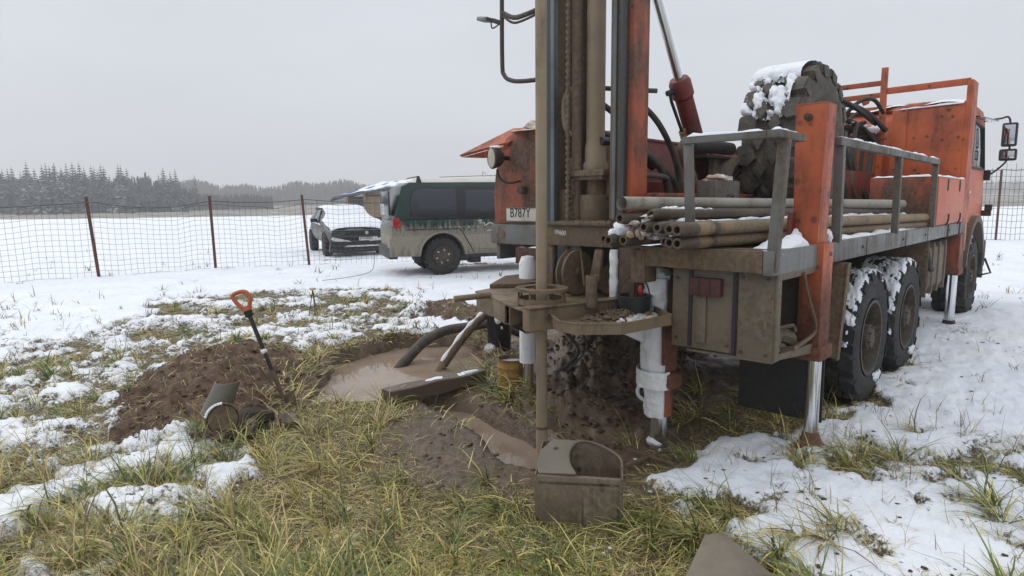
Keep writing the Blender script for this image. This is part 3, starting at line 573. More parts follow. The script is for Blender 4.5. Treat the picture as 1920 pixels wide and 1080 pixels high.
for (v0, v1, a, c) in ((.225, .232, .705, 1.17), (.49, .50, .72, 1.17)):
    b = MB(); b.box(-.668, -.655, v0, v1+.012, a, c); T(b, 'door_seam', 'black', 0)
b = MB(); b.box(-.673, -.663, .40, .455, .75, 1.05); T(b, 'hinge_plate', 'boxsteel', .002); b = MB(); b.tube([(-.675, .05, .84), (-.69, .05, .86), (-.69, .05, .93), (-.675, .05, .95)], .007, 6); T(b, 'latch', 'boxsteel', .002)
b = MB(); b.box(-.71, -.66, .30, .49, 1.03, 1.135); tl = T(b, 'tail_light', 'redlens', .012)
for vq in (.36, .425): b = MB(); b.box(-.713, -.708, vq, vq+.005, 1.035, 1.13); T(b, 'lamp_divider', 'black', 0, parent=tl)
b = MB(); b.box(-.20, -.18, .52, .92, .72, 1.20); b.box(-.22, -.17, .62, .68, .70, 1.2); T(b, 'rear_cross_plate', 'mudsteel')
b = MB(); b.box(.30, .312, .03, .60, .10, .66); T(b, 'mud_flap', 'black', 0)
b = MB(); b.prism([(.45, -.03, 1.16), (.33, -.03, .54), (.36, -.03, .54), (.50, -.03, 1.16)], (0, .55, 0)); b.prism([(.44, -.04, 1.16), (.322, -.04, .53), (.37, -.04, .53), (.51, -.04, 1.16)], (0, .012, 0)); T(b, 'fender_plate', 'mudsteel', .003)
b = MB(); b.box(3.32, 3.34, 0.02, .6, .60, 1.16); T(b, 'fender_plate', 'mudsteel', .003)
# fuel tank, air tanks between the axles
b = MB(); b.prism([(3.62, y, z) for y, z in [(.06, .68), (.10, .60), (.55, .60), (.6, .68), (.6, 1.05), (.55, 1.12), (.1, 1.12), (.06, 1.05)]], (.95, 0, 0))
for s in (3.75, 4.05, 4.4): b.box(s, s+.05, .045, .61, .59, 1.13)
T(b, 'fuel_tank', 'boxsteel', .01)
b = MB(); b.box(3.4, 3.55, .1, .5, .8, 1.1); T(b, 'battery_box', 'black', .01); b = MB(); b.tube(cat_rom([(3.45, .08, 1.15), (3.5, .05, .95), (3.7, .05, .85)], 5), .03, 8); T(b, 'intake_hose', 'black', 0)
# --- rear side jack
b = MB(); b.prism([(-.05, .005, 1.31), (-.05, .15, 1.31), (-.06, .165, 2.13), (-.06, -.015, 2.13)], (.17, 0, 0)); b.box(-.062, .115, -.016, .166, 2.13, 2.136)
b.box(-.055, .13, -.035, .098, .66, 1.31); jack = T(b, 'jack_column', 'orange', .007)
b = MB(); b.cyl((-.06, .085, 2.055), (-.095, .085, 2.055), .022); b.cyl((-.095, .085, 2.055), (-.11, .085, 2.055), .013); T(b, 'bolt', 'hub', .003, parent=jack)
b = MB(); b.cyl((.08, -.035, 1.245), (.08, -.045, 1.245), .014); T(b, 'bolt', 'grey_steel', .002, parent=jack)
b = MB(); b.bar((-.075, .16, 1.31), (-.09, .15, 1.50), .03, .05); T(b, 'hook', 'red_dark', .003, parent=jack)
b = MB(); b.box(-.07, .155, -.055, .115, .595, .68); T(b, 'jack_collar', 'orange', .012)
b = MB(); b.cyl((.0, .0, .12), (.0, .0, .61), .042, n=24); T(b, 'jack_rod', 'chrome', 0)
b = MB(); b.lathe((0, 0, 0), (0, 0, 1), [(.12, -.02), (.12, .02), (.075, .06), (.055, .10), (.048, .135), (0, .135)], 20); T(b, 'jack_foot', worn('rusty_jack_foot', (.16, .05, .022), (.07, .04, .028), dirt_lo=.5, dirt_hi=.7), .004)
# front side jack
b = MB(); b.box(4.86, 5.14, -.02, .14, .72, 1.175); b.box(4.85, 5.15, -.03, .15, .69, .77); T(b, 'jack_column', 'orange_dirty', .008)
b = MB(); b.cyl((5.0, .05, .1), (5.0, .05, .70), .052, n=20); T(b, 'jack_rod', 'chrome', 0)
b = MB(); b.lathe((5.0, .05, 0), (0, 0, 1), [(.16, .0), (.15, .04), (.08, .07), (.06, .14), (0, .14)], 18); T(b, 'jack_foot', 'black', .004)
# --- railings (angle iron, grey)
b = MB(); b.box(-.78, -.40, -.02, .05, 1.885, 1.925); b.box(-.78, -.735, .051, .52, 1.885, 1.925); rl1 = T(b, 'guard_rail', 'rail', .005)
b = MB(); b.bar((-.70, .02, 1.19), (-.66, .0, 1.885), .055, .055, up=(1, 0, 0)); T(b, 'rail_post', 'rail', .004)
b = MB(); b.bar((-.74, .47, 1.30), (-.74, .50, 1.885), .04, .05, up=(1, 0, 0)); T(b, 'rail_post', 'rail', .004)
b = MB(); b.box(.22, 3.33, -.02, .035, 1.905, 1.955); T(b, 'guard_rail', 'rail', .005)
for s in (.30, 1.82, 3.28):
    b = MB(); b.bar((s+.03, .01, 1.30), (s, .01, 1.905), .055 if s < 1 else .05, .05, up=(1, 0, 0)); T(b, 'rail_post', 'rail', .004)
b = MB(); snow_ridge(b, (-.76, .02, 1.925), (-.45, .02, 1.925), .05, .022, 1, gaps=-.1); snow_ridge(b, (-.757, .06, 1.925), (-.757, .5, 1.925), .05, .026, 2, gaps=-.15); snow_ridge(b, (.24, .005, 1.955), (3.3, .005, 1.955), .045, .018, 3, gaps=-.1)
snow_ridge(b, (.2, .10, 1.285), (3.3, .10, 1.285), .12, .045, 4, gaps=.05); snow_ridge(b, (-.62, .08, 1.285), (-.12, .09, 1.285), .15, .07, 5, gaps=-.1); snow_ridge(b, (-.5, .18, 1.285), (-.1, .2, 1.285), .1, .05, 15, gaps=-.1)
snow_ridge(b, (3.3, .1, 1.29), (3.38, .6, 1.29), .10, .05, 6, gaps=-.2)
lump(b, (-.09, .12, 1.34), (.035, .03, .05), 7, amp=.4); lump(b, (.19, .02, 1.34), (.03, .03, .04), 8, amp=.4)
tag(T(b, 'snow', 'snow', 0), kind='stuff')
# --- spare wheel standing on the deck
spare = empty('spare_wheel'); spare.parent = truck; spare.location = (1.57, .735, 2.02); spare['label'] = 'huge dusty spare wheel standing upright under a cap of snow'
spt = block_tyre_mesh(.645, .47, .31, 17, 'spare_tyre', 'rubber_dusty')
o = bpy.data.objects.new('tyre', spt); col.objects.link(o); o.parent = spare; o.rotation_euler = (0, .13, 0)
o = bpy.data.objects.new('rim', ri); col.objects.link(o); o.parent = spare
tyre_snow((1.57, .735, 2.02), .635, .47, -.42, .66, 33, .045, .98, sidecov=.0, parts=1.1, y_lo=-.66, y_hi=.98, fq=.75)
tyre_snow((1.57, .735, 2.02), .635, .47, .42, 1.30, 37, .032, .56, sidecov=.1, y_lo=-.6, y_hi=.9, fq=.8)
b = MB(); b.box(1.25, 1.31, .66, .9, 1.29, 1.5); b.box(1.85, 1.91, .66, .9, 1.29, 1.5); T(b, 'wheel_cradle', 'mudsteel')
# --- grey hydraulic block, fan cowl, exhaust pipe
b = MB(); b.box(.12, .52, .74, .88, 1.31, 1.715); blk = T(b, 'hydraulic_block', 'rail', .012)
b = MB(); b.lathe((.36, .74, 1.55), (0, -1, 0), [(.075, 0), (.075, .008), (.055, .012), (.05, .004), (0, .004)], 24, cap=False); T(b, 'round_port', 'hub', 0, parent=blk)
b = MB(); lump(b, (.28, .80, 1.725), (.17, .06, .03), 9, amp=.5); tag(T(b, 'snow', 'snow_dirty', 0), kind='stuff')
FX0, FV = 1.02, .96
b = MB(); b.lathe((FX0, FV, 1.66), (0, -1, 0), [(.27, -.12), (.28, .02), (.23, .02), (.22, -.10)], 32, closed=True); b.box(FX0-.28, FX0+.28, FV+.10, FV+.14, 1.31, 1.93); fan = T(b, 'fan_cowl', 'boxsteel', 0)
b = MB()
for k in range(1, 6): b.lathe((FX0, FV, 1.66), (0, -1, 0), [(.04*k, .012), (.04*k+.004, .016), (.04*k+.004, .008)], 28, closed=True)
for k in range(12): a = k*math.pi/6; b.bar((FX0, FV-.014, 1.66), (FX0+.225*math.cos(a), FV-.014, 1.66+.225*math.sin(a)), .004)
T(b, 'fan_grille', 'hub', 0, parent=fan)
b = MB()
for k in range(7):
    a = k*math.pi*2/7; d1 = A(math.cos(a), 0, math.sin(a)); d2 = A(-math.sin(a), 0, math.cos(a)); c0 = A(FX0, FV+.06, 1.66)
    b.add([c0+d1*.04+d2*.02, c0+d1*.20+d2*.07+A(0, .03, 0), c0+d1*.20-d2*.05-A(0, .02, 0), c0+d1*.04-d2*.02], [(0, 1, 2, 3)])
b.lathe((FX0, FV+.06, 1.66), (0, -1, 0), [(.05, 0), (.045, .03), (0, .03)], 16); T(b, 'fan_blade', 'black', 0, parent=fan)
b = MB(); b.tube(cat_rom([(.42, 1.02, 1.60), (.28, 1.02, 1.78), (.17, 1.02, 1.91), (.18, 1.02, 1.975), (.28, 1.02, 1.985), (.5, 1.02, 1.985)], 6), .038, 12); T(b, 'exhaust_pipe', 'mudsteel', 0)
b = MB(); b.cyl((.28, 1.02, 1.985), (.95, 1.02, 1.985), .05); b.box(.5, 1.0, 1.0, 1.2, 1.90, 1.92); T(b, 'air_duct', 'black', 0)
# small clutter on the deck
b = MB(); b.box(1.0, 1.9, 1.0, 1.8, 1.28, 1.75); b.cyl((2.2, 1.0, 1.5), (3.0, 1.0, 1.5), .18); b.box(3.1, 4.6, .9, 1.95, 1.25, 1.9); b.cyl((1.2, 1.1, 1.75), (1.2, 1.1, 1.95), .08); T(b, 'engine_housing', 'red_dark', .01)
# --- front bulkhead behind the cab
b = MB(); s0 = 5.02
b.box(s0, s0+.05, .885, .955, 1.29, 3.19); T(b, 'bulkhead_post', 'orange', .004)
b = MB(); b.box(s0, s0+.35, .0, .06, .95, 2.93); T(b, 'bulkhead_post', 'orange', .004)
b = MB()
b.bar((s0+.03, .88, 2.905), (s0+.03, .03, 2.915), .04, .075); T(b, 'bulkhead_rail', 'orange', .004)
b = MB(); b.bar((s0+.03, 2.5, 3.00), (s0+.03, .95, 3.01), .04, .06); T(b, 'bulkhead_rail', 'orange', .004)
b = MB(); b.bar((s0+.03, 2.5, 2.845), (s0+.03, .95, 2.865), .04, .06); b.prism([(s0, 1.18, 2.84), (s0, 1.05, 2.84), (s0, 1.08, 2.77), (s0, 1.14, 2.75)], (.02, 0, 0)); T(b, 'bulkhead_rail', 'orange', .004)
b = MB(); b.box(s0, s0+.02, .12, .66, 1.29, 2.655); T(b, 'bulkhead_panel', 'orange', .003)
b = MB(); b.box(s0-.012, s0, .64, .80, 1.29, 2.66); T(b, 'bulkhead_panel', 'orange', .003)
b = MB(); b.box(s0, s0+.02, .06, .125, 1.29, 2.68); T(b, 'bulkhead_panel', 'orange', .003)
b = MB(); b.box(s0+.01, s0+.03, .96, 2.5, 1.9, 2.40); T(b, 'bulkhead_panel', 'orange', .003)
b = MB(); b.box(s0-.02, s0+.01, .96, 2.5, 1.4, 1.86); T(b, 'bulkhead_panel', 'red_dark', .003)
b = MB(); b.tube(cat_rom([(s0, .93, 2.42), (s0-.08, .98, 2.40), (s0-.10, 1.05, 2.36)], 4), .04, 10); b.bar((s0, .85, 2.45), (s0-.02, 1.1, 2.45), .03); b.bar((s0, .85, 2.33), (s0-.02, 1.1, 2.33), .03); T(b, 'hose_bracket', 'orange_dirty', .003)
b = MB(); snow_ridge(b, (s0+.01, .80, 2.66), (s0+.01, .06, 2.675), .05, .022, 11, gaps=-.1); lump(b, (s0-.1, .98, 2.44), (.05, .08, .05), 4, amp=.3); snow_ridge(b, (s0, .97, 2.40), (s0, 2.4, 2.40), .05, .02, 12)
snow_ridge(b, (s0+.03, .1, 2.95), (s0+.03, .8, 2.94), .03, .008, 13)
tag(T(b, 'snow', 'snow', 0), kind='stuff')
# orange box at the front of the deck
b = MB(); b.box(3.42, 5.0, .012, .60, 1.307, 1.80); fb = T(b, 'deck_locker', 'orange', .006)
b = MB(); b.box(3.44, 4.98, -.004, .010, 1.315, 1.79); T(b, 'locker_door', 'orange_pale', .002, parent=fb)
b = MB(); b.box(3.405, 3.418, .02, .60, 1.31, 1.79); T(b, 'locker_end', 'orange_dirty', .002, parent=fb)
for s in (3.9, 4.6):
    b = MB(); b.box(s, s+.04, -.012, -.002, 1.66, 1.78); b.tube([(s+.02, -.015, 1.30), (s+.02, -.03, 1.36), (s+.02, -.03, 1.42)], .009, 6); b.tube([(s+.02, -.01, 1.31), (s+.06, -.03, 1.31), (s+.04, -.03, 1.18)], .009, 6); T(b, 'hinge', 'hub', 0, parent=fb)
b = MB(); snow_ridge(b, (3.42, .03, 1.80), (4.98, .03, 1.80), .06, .02, 12, gaps=-.15); snow_ridge(b, (3.44, .05, 1.80), (3.44, .58, 1.80), .06, .02, 14, gaps=-.1); tag(T(b, 'snow', 'snow', 0), kind='stuff')
# --- cab
b = MB()
pr = [(5.42, 1.16), (5.42, 2.55), (5.5, 2.66), (5.7, 2.74), (6.5, 2.72), (6.72, 2.60), (6.98, 2.0), (7.10, 1.55), (7.12, .95), (6.95, .80), (6.86, 1.0), (6.75, 1.2), (6.5, 1.30), (6.1, 1.30), (5.85, 1.2), (5.75, 1.16)]
b.prism([(s, .07, z) for s, z in pr], (0, 2.36, 0)); cab = T(b, 'cab', 'orange', .03)
b = MB(); b.prism([(5.55, .062, 1.25), (5.55, .062, 2.58), (6.55, .062, 2.56), (6.86, .062, 1.98), (6.9, .062, 1.35), (6.6, .062, 1.33)], (0, .012, 0)); dr = T(b, 'door', 'orange_pale', .004, parent=cab)
b = MB(); b.prism([(5.68, .052, 1.98), (5.68, .052, 2.50), (6.42, .052, 2.48), (6.72, .052, 2.0)], (0, .012, 0)); T(b, 'side_window', 'glass_dark', .003, parent=cab)
b = MB(); b.bar((5.66, .05, 1.96), (5.66, .05, 2.52), .03, .02); b.bar((5.66, .05, 2.52), (6.44, .05, 2.50), .03, .02); b.bar((6.44, .05, 2.50), (6.75, .05, 1.97), .03, .02); b.bar((5.66, .05, 1.96), (6.75, .05, 1.97), .03, .02); T(b, 'window_frame', 'black', 0, parent=cab)
b = MB(); b.bar((5.62, .045, 1.66), (5.76, .045, 1.66), .02, .03); T(b, 'door_handle', 'chrome', .003, parent=cab)
b = MB(); b.bar((5.7, .05, 2.58), (6.7, -.03, 2.60), .10, .015); T(b, 'rain_visor', 'glass_dark', 0, parent=cab)
b = MB(); b.box(5.6, 6.6, .3, 2.3, 2.72, 2.80); lump(b, (5.9, .7, 2.73), (.45, .5, .09), 3, amp=.08); T(b, 'roof_cap', 'orange', .04, parent=cab)
b = MB(); b.grid(24, 30, lambda u, v: (5.5+1.2*u, .15+2.2*v, 2.735+.055*math.sin(math.pi*min(1, max(0, u)))**.4+.02*math.sin(9*v+3*u)+.015*math.sin(23*v)+.02*math.sin(math.pi*v))); tag(T(b, 'snow', 'snow', 0, parent=cab, fixn=False), kind='stuff')
arc = [(6.3+.78*math.cos(a), .58+.78*math.sin(a)) for a in np.linspace(-.15, math.pi*.93, 16)]; arc2 = [(6.3+.70*math.cos(a), .58+.70*math.sin(a)) for a in np.linspace(math.pi*.93, -.15, 16)]
b = MB(); b.add([(s, v, z) for v in (.0, .5) for s, z in arc+arc2], [tuple(range(32)), tuple(range(63, 31, -1))]+[(i, (i+1) % 32, 32+(i+1) % 32, 32+i) for i in range(32)]); T(b, 'wheel_arch', 'boxsteel', 0)
b = MB(); b.box(6.95, 7.2, .0, 2.5, .62, 1.0); T(b, 'front_bumper', 'black', .03)
b = MB(); b.box(5.45, 5.52, .04, .5, .75, 1.3); b.tube([(7.0, -.02, .75), (7.0, -.1, .55), (7.0, .05, .5)], .015, 6); b.box(6.9, 6.98, -.06, .02, 1.42, 1.5); T(b, 'cab_step', 'black', .01)
b = MB(); b.box(6.92, 7.0, -.05, .06, 1.34, 1.42); T(b, 'marker_lamp', 'redlens', .01)
def mirror(z, hh, ww, y):
    c = (7.05, y, z); b = MB(); b.obox(c, (.04, 0, 0), (0, ww/2, 0), (0, 0, hh/2)); o = T(b, 'side_mirror', 'black', .028)
    g = MB(); g.obox((7.008, y, z), (.003, 0, 0), (0, ww/2-.025, 0), (0, 0, hh/2-.03)); T(g, 'mirror_glass', M['mirror'], .002, parent=o); return o
M['mirror'] = NT('mirror_glass').set((.55, .58, .62), .04, 1.0)
mirror(2.44, .32, .175, -.17); mirror(2.17, .16, .20, -.17)
b = MB(); b.tube(cat_rom([(6.6, .06, 2.60), (7.0, -.06, 2.66), (7.05, -.16, 2.64), (7.05, -.18, 2.2), (7.03, -.15, 2.07), (7.0, -.02, 1.93), (7.0, .06, 1.90)], 6), .013, 8); b.box(6.95, 7.05, .0, .07, 1.83, 1.97); T(b, 'mirror_arm', 'black', 0)

for s_ in (.9, 2.1, 3.0, 4.2):
    b = MB(); b.cyl((s_, .0, 1.24), (s_, -.008, 1.24), .012, n=6); T(b, 'bolt', 'hub', 0)
for (s_, v_, h_) in ((-.672, .05, 1.15), (-.672, .05, .73), (-.672, .19, 1.15), (-.672, .19, .73), (-.668, .27, .75), (-.668, .45, .75), (-.668, .59, .76), (-.668, .59, 1.12)):
    b = MB(); b.cyl((s_+.012, v_, h_), (s_, v_, h_), .010, n=6); T(b, 'bolt', 'hub', 0)
for s_ in (1.0, 2.2, 3.1): b = MB(); b.box(s_, s_+.012, -.003, .001, 1.176, 1.303); T(b, 'weld_seam', 'hub', 0)
# ------------------------------------------------------------------ mast, lower frame, working table
H1 = 4.3
b = MB(); b.box(-.600, -.565, 1.615, 1.655, 1.10, H1); T(b, 'slide_rail', 'mast_rail_dark', .004)
b = MB(); b.box(-.606, -.565, 1.580, 1.612, 1.10, H1); T(b, 'slide_rail', 'mast_rail', .004)
b = MB(); b.box(-.564, -.20, 1.60, 1.62, 1.40, H1); b.box(-.215, -.20, 1.47, 1.599, 1.40, H1); b.box(-.562, -.545, 1.50, 1.634, 1.40, 2.2) if False else None
T(b, 'mast_side', 'mast_web', .004)
b = MB(); b.box(-.225, -.20, .99, 1.50, 3.2, 3.4); T(b, 'mast_brace', 'mast_web', .003)
b = MB(); b.box(-.606, -.545, 1.078, 1.102, 1.46, H1); T(b, 'slide_rail', 'mast_rail', .004)
b = MB(); b.box(-.590, -.545, 1.045, 1.076, 1.46, H1); T(b, 'rail_groove', 'mast_web', .002)
b = MB(); b.box(-.612, -.570, 1.012, 1.043, 1.46, H1); T(b, 'slide_rail', 'mast_rail_dark', .005)
b = MB(); b.box(-.590, -.565, 1.101, 1.130, 1.46, H1); T(b, 'mast_edge', 'mast_web', .003)
b = MB(); b.box(-.569, -.385, .975, 1.02, 1.46, H1); b.box(-.40, -.385, 1.021, 1.10, 1.46, H1); T(b, 'mast_side', 'orange_dirty', .006)
# feed cylinder with its clamp, chain and cable
b = MB(); b.cyl((-.42, 1.365, 1.80), (-.42, 1.365, H1), .064, n=28); b.lathe((-.42, 1.365, 1.78), (0, 0, 1), [(.085, 0), (.085, .05), (.072, .07), (.072, .16), (.065, .2)], 24); T(b, 'feed_cylinder', 'kelly', 0)
b = MB(); b.cyl((-.50, 1.465, 1.15), (-.50, 1.465, H1), .036, n=14); T(b, 'feed_tube', 'mast_web', 0)
b = MB(); n = 260
def twist(u, v):
    z = 1.05+(3.4-1.05)*u; a = 2*math.pi*v; r = .013+.006*math.cos(a*2+z*150); return (-.585+r*math.cos(a), 1.475+r*math.sin(a), z)
b.grid(n, 10, twist, cv=True); T(b, 'wire_rope', 'mast_web', 0, fixn=False)
b = MB(); b.tube(cat_rom([(-.36, 1.56, 1.9), (-.36, 1.565, 2.3), (-.37, 1.56, 2.6), (-.36, 1.55, 3.2), (-.36, 1.55, H1)], 5), .009, 6); b.tube([(-.36, 1.56, 2.58), (-.40, 1.56, 2.62), (-.36, 1.56, 2.55)], .02, 8); T(b, 'control_cable', 'hose', 0)
b = MB(); b.tube(cat_rom([(-.52, 1.50, 2.02), (-.54, 1.535, 2.1), (-.54, 1.545, 2.22), (-.53, 1.53, 2.30), (-.5, 1.5, 2.34)], 5), .02, 8); T(b, 'feed_hose', 'kelly', 0)
b = MB(); b.box(-.56, -.30, 1.20, 1.485, 1.745, 1.785); b.box(-.54, -.32, 1.225, 1.46, 1.72, 1.745); b.tube(cat_rom([(-.52, 1.47, 1.79), (-.53, 1.49, 1.84), (-.5, 1.48, 1.87), (-.48, 1.46, 1.83)], 4), .02, 8); T(b, 'clamp_plate', 'mast_web', .006)
b = MB(); b.cyl((-.42, 1.345, 1.60), (-.42, 1.345, 1.725), .075, n=20); b.cyl((-.42, 1.25, 1.60), (-.42, 1.25, 1.73), .02, n=8); b.cyl((-.42, 1.43, 1.60), (-.42, 1.43, 1.73), .02, n=8); T(b, 'cylinder_neck', 'mudsteel', 0)
b = MB(); b.cyl((-.44, 1.355, 1.44), (-.44, 1.355, 1.62), .105, n=28); b.bar((-.46, 1.18, 1.62), (-.54, 1.12, 1.50), .015, .015); b.cyl((-.47, 1.18, 1.46), (-.47, 1.18, 1.50), .02, n=10); T(b, 'feed_housing', 'mast_web', .006)
b = MB(); b.box(-.54, -.28, 1.50, 1.63, 1.435, 1.66); b.box(-.5, -.25, 1.12, 1.5, 1.43, 1.45); T(b, 'gear_case', 'mudsteel', .02)
# dirt clods stuck on the mast foot
b = MB()
for k in range(30): lump(b, (-.57+.03*random.random(), random.uniform(1.12, 1.62), 1.437), (.02, .022, .012), k, 7, 5, .5)
for k in range(36): lump(b, (-.55+.02*random.random(), 1.47+random.gauss(0, .01), random.uniform(1.44, 1.8)), (.012, .014, .016), k+50, 6, 5, .5)
tag(T(b, 'clay_clods', 'mast_web', 0), kind='stuff')
# base beam and legs
b = MB(); b.box(-.63, -.50, 1.075, 1.632, 1.275, 1.435); b.box(-.66, -.63, 1.08, 1.62, 1.415, 1.44); T(b, 'mast_base_beam', 'mudsteel', .006)
text('09600', 'lettering', .045, M['snow_dirty'], truck, Matrix.Translation((-.632, 1.555, 1.345)) @ Matrix.Rotation(.1, 4, 'X') @ FACE, sx=.9)
b = MB(); b.box(-.615, -.585, 1.585, 1.652, .95, 1.275); T(b, 'mast_leg', 'mudsteel', .004)
b = MB(); b.box(-.60, -.57, 1.36, 1.43, .95, 1.275); T(b, 'mast_leg', 'mudsteel', .004)
b = MB(); b.box(-.45, -.10, 1.05, 1.7, .95, 1.26); b.box(-.55, -.45, 1.43, 1.58, .96, 1.0); T(b, 'inner_gearbox', 'black', .01)
b = MB(); b.lathe((-.64, 1.37, 1.10), (.10, .99, 0), [(.02, -.03), (.15, -.035), (.155, -.02), (.12, -.008), (.12, .008), (.155, .02), (.15, .035), (.02, .03)], 36); b.cyl((-.64, 1.32, 1.10), (-.64, 1.42, 1.10), .03); T(b, 'sheave_wheel', 'mudsteel', 0)
b = MB(); b.prism([(-.62, 1.16, 1.26), (-.62, 1.22, 1.26), (-.64, 1.25, 1.06), (-.66, 1.22, 1.0), (-.65, 1.17, 1.05)], (.03, .0, 0)); b.bar((-.62, 1.34, 1.25), (-.72, 1.23, 1.02), .014); b.lathe((-.5, 1.17, 1.05), (1, .3, 0), [(.02, -.02), (.10, -.02), (.10, .02), (.02, .02)], 20); T(b, 'sheave_bracket', 'mudsteel', .004)
b = MB(); b.box(-.60, -.585, .925, 1.045, .82, 1.275); b.box(-.585, -.45, .915, .93, .82, 1.275); T(b, 'jack_guide', worn('rust_brown_steel', (.13, .06, .032), (.09, .055, .035), dirt_lo=.45, dirt_hi=.65), .004)
b = MB()
def icestrip(u, v):
    z = .85+.415*u; w = .030+.002*math.sin(u*17)+.0015*math.sin(u*41); a = math.pi*v; return (-.602-.022*math.sin(a)**.6*(1+.15*math.sin(u*29+v*5)), 1.078+w*math.cos(a)+.0015*math.sin(u*23), z)
b.grid(40, 8, icestrip); tag(T(b, 'ice', 'ice', 0), kind='stuff')
b = MB(); b.grid(30, 7, lambda u, v: (-.618-.012*math.sin(math.pi*v), 1.652+.008*math.cos(math.pi*v)+.004*math.sin(u*30), .96+.30*u)); tag(T(b, 'ice', 'snow_dirty', 0), kind='stuff')
# hoop guard and floodlight on the left of the mast
b = MB(); b.tube(cat_rom([(-.60, 2.062, 4.2), (-.60, 2.066, 3.2), (-.60, 2.07, 2.60), (-.60, 2.05, 2.49), (-.60, 1.98, 2.445), (-.60, 1.86, 2.425), (-.58, 1.66, 2.42)], 8), .016, 10); T(b, 'hoop_guard', plain('dark_maroon_tube', (.055, .03, .028), .45), 0)
b = MB(); b.tube(cat_rom([(-.60, 2.06, 2.925), (-.60, 1.96, 2.875), (-.60, 1.86, 2.87), (-.58, 1.66, 2.90)], 6), .017, 10); b.tube(cat_rom([(-.61, 2.05, 2.90), (-.61, 1.96, 2.84), (-.60, 1.88, 2.835), (-.58, 1.70, 2.87)], 6), .009, 8); T(b, 'hoop_brace', 'hose', 0)
for z in (2.02, 2.42, 2.87):
    b = MB(); b.bar((-.58, 1.655, z), (-.58, 1.70, z), .03, .03); T(b, 'bracket', 'mudsteel', .003)
b = MB(); b.obox((-.62, 2.215, 2.905), nz(A(.25, 1, .25))*.07, (.045, 0, .0), (.0, -.004, .014)); fl = T(b, 'floodlight', plain('floodlight_grey', (.12, .13, .13), .4), .006)
b = MB(); b.bar((-.62, 2.14, 2.885), (-.60, 2.08, 2.86), .03, .03); b.tube(cat_rom([(-.63, 2.15, 2.87), (-.63, 2.14, 2.83), (-.62, 2.10, 2.84), (-.6, 2.075, 2.87)], 5), .006, 6); T(b, 'lamp_bracket', 'hub', .003, parent=fl)
# lift cylinder
p0, p1 = A(.05, 1.24, 2.93), A(.52, 1.24, 2.40); d = nz(A(.98, 1.24, 1.775)-A(.53, 1.24, 2.44)); top = A(.50, 1.24, 2.475)
b = MB(); b.cyl(top-d*2.2, top, .034, n=20); T(b, 'lift_rod', 'chrome', 0)
b = MB(); b.lathe(top, d, [(0, -.03), (.07, -.03), (.085, 0), (.085, .11), (.070, .13), (.070, .9), (.0, .9)], 24); T(b, 'lift_cylinder', 'red_dark', 0)
sd = A(-.08, .03, -.03); b = MB(); b.tube([top+sd*1.3+d*.04, top+sd*1.4+d*.12, top+sd*1.1+d*.5], .013, 8); b.cyl(top+sd*.7+d*.05, top+sd*1.6+d*.05, .022); T(b, 'cylinder_line', 'hose_dark', 0)
b = MB(); hp = top+sd*1.15
def spiral(u, v):
    c_ = hp+d*(.38+.42*u); a = 2*math.pi*v; e1 = nz(np.cross(d, A(0, 1, 0))); e2 = np.cross(d, e1); r = .026+.006*math.cos(u*110+a); return c_+r*(math.cos(a)*e1+math.sin(a)*e2)
b.grid(120, 10, spiral, cv=True); T(b, 'wrapped_hose', plain('ochre_spiral_wrap', (.26, .13, .045), .6), 0, fixn=False)
# hydraulic hoses behind the mast
HS = [([(-.35, 1.2, 2.27), (-.1, 1.2, 2.235), (.12, 1.2, 2.14), (.32, 1.2, 1.97), (.44, 1.2, 1.78), (.47, 1.2, 1.55)], .022, 'hose'),
      ([(-.22, 1.45, 2.26), (-.1, 1.40, 2.18), (.05, 1.35, 2.05), (.1, 1.3, 1.85)], .022, 'hose'), ([(-.22, 1.5, 2.38), (-.05, 1.35, 2.37), (.1, 1.2, 2.36)], .017, 'hose'),
      ([(-.45, 1.3, 1.98), (-.15, 1.3, 1.98), (.15, 1.3, 1.92), (.4, 1.3, 1.78), (.5, 1.3, 1.55)], .028, 'hose_dark'),
      ([(-.40, 1.15, 1.92), (-.15, 1.15, 1.91), (.05, 1.15, 1.83), (.2, 1.15, 1.68), (.24, 1.15, 1.5)], .024, 'hose'),
      ([(-.35, 1.2, 1.88), (-.05, 1.2, 1.89), (.2, 1.2, 1.80), (.4, 1.2, 1.70), (.5, 1.2, 1.5)], .022, 'hose'),
      ([(-.45, 1.4, 2.05), (-.2, 1.4, 2.03), (.1, 1.4, 1.96), (.4, 1.4, 1.84)], .03, 'hose_dark'),
      ([(-.3, 1.1, 1.75), (-.05, 1.05, 1.74), (.02, 1.05, 1.70), (.06, 1.05, 1.55)], .02, 'hose')]
for P, r, m in HS: b = MB(); b.tube(cat_rom(P, 7), r, 10); T(b, 'hydraulic_hose', m, 0)
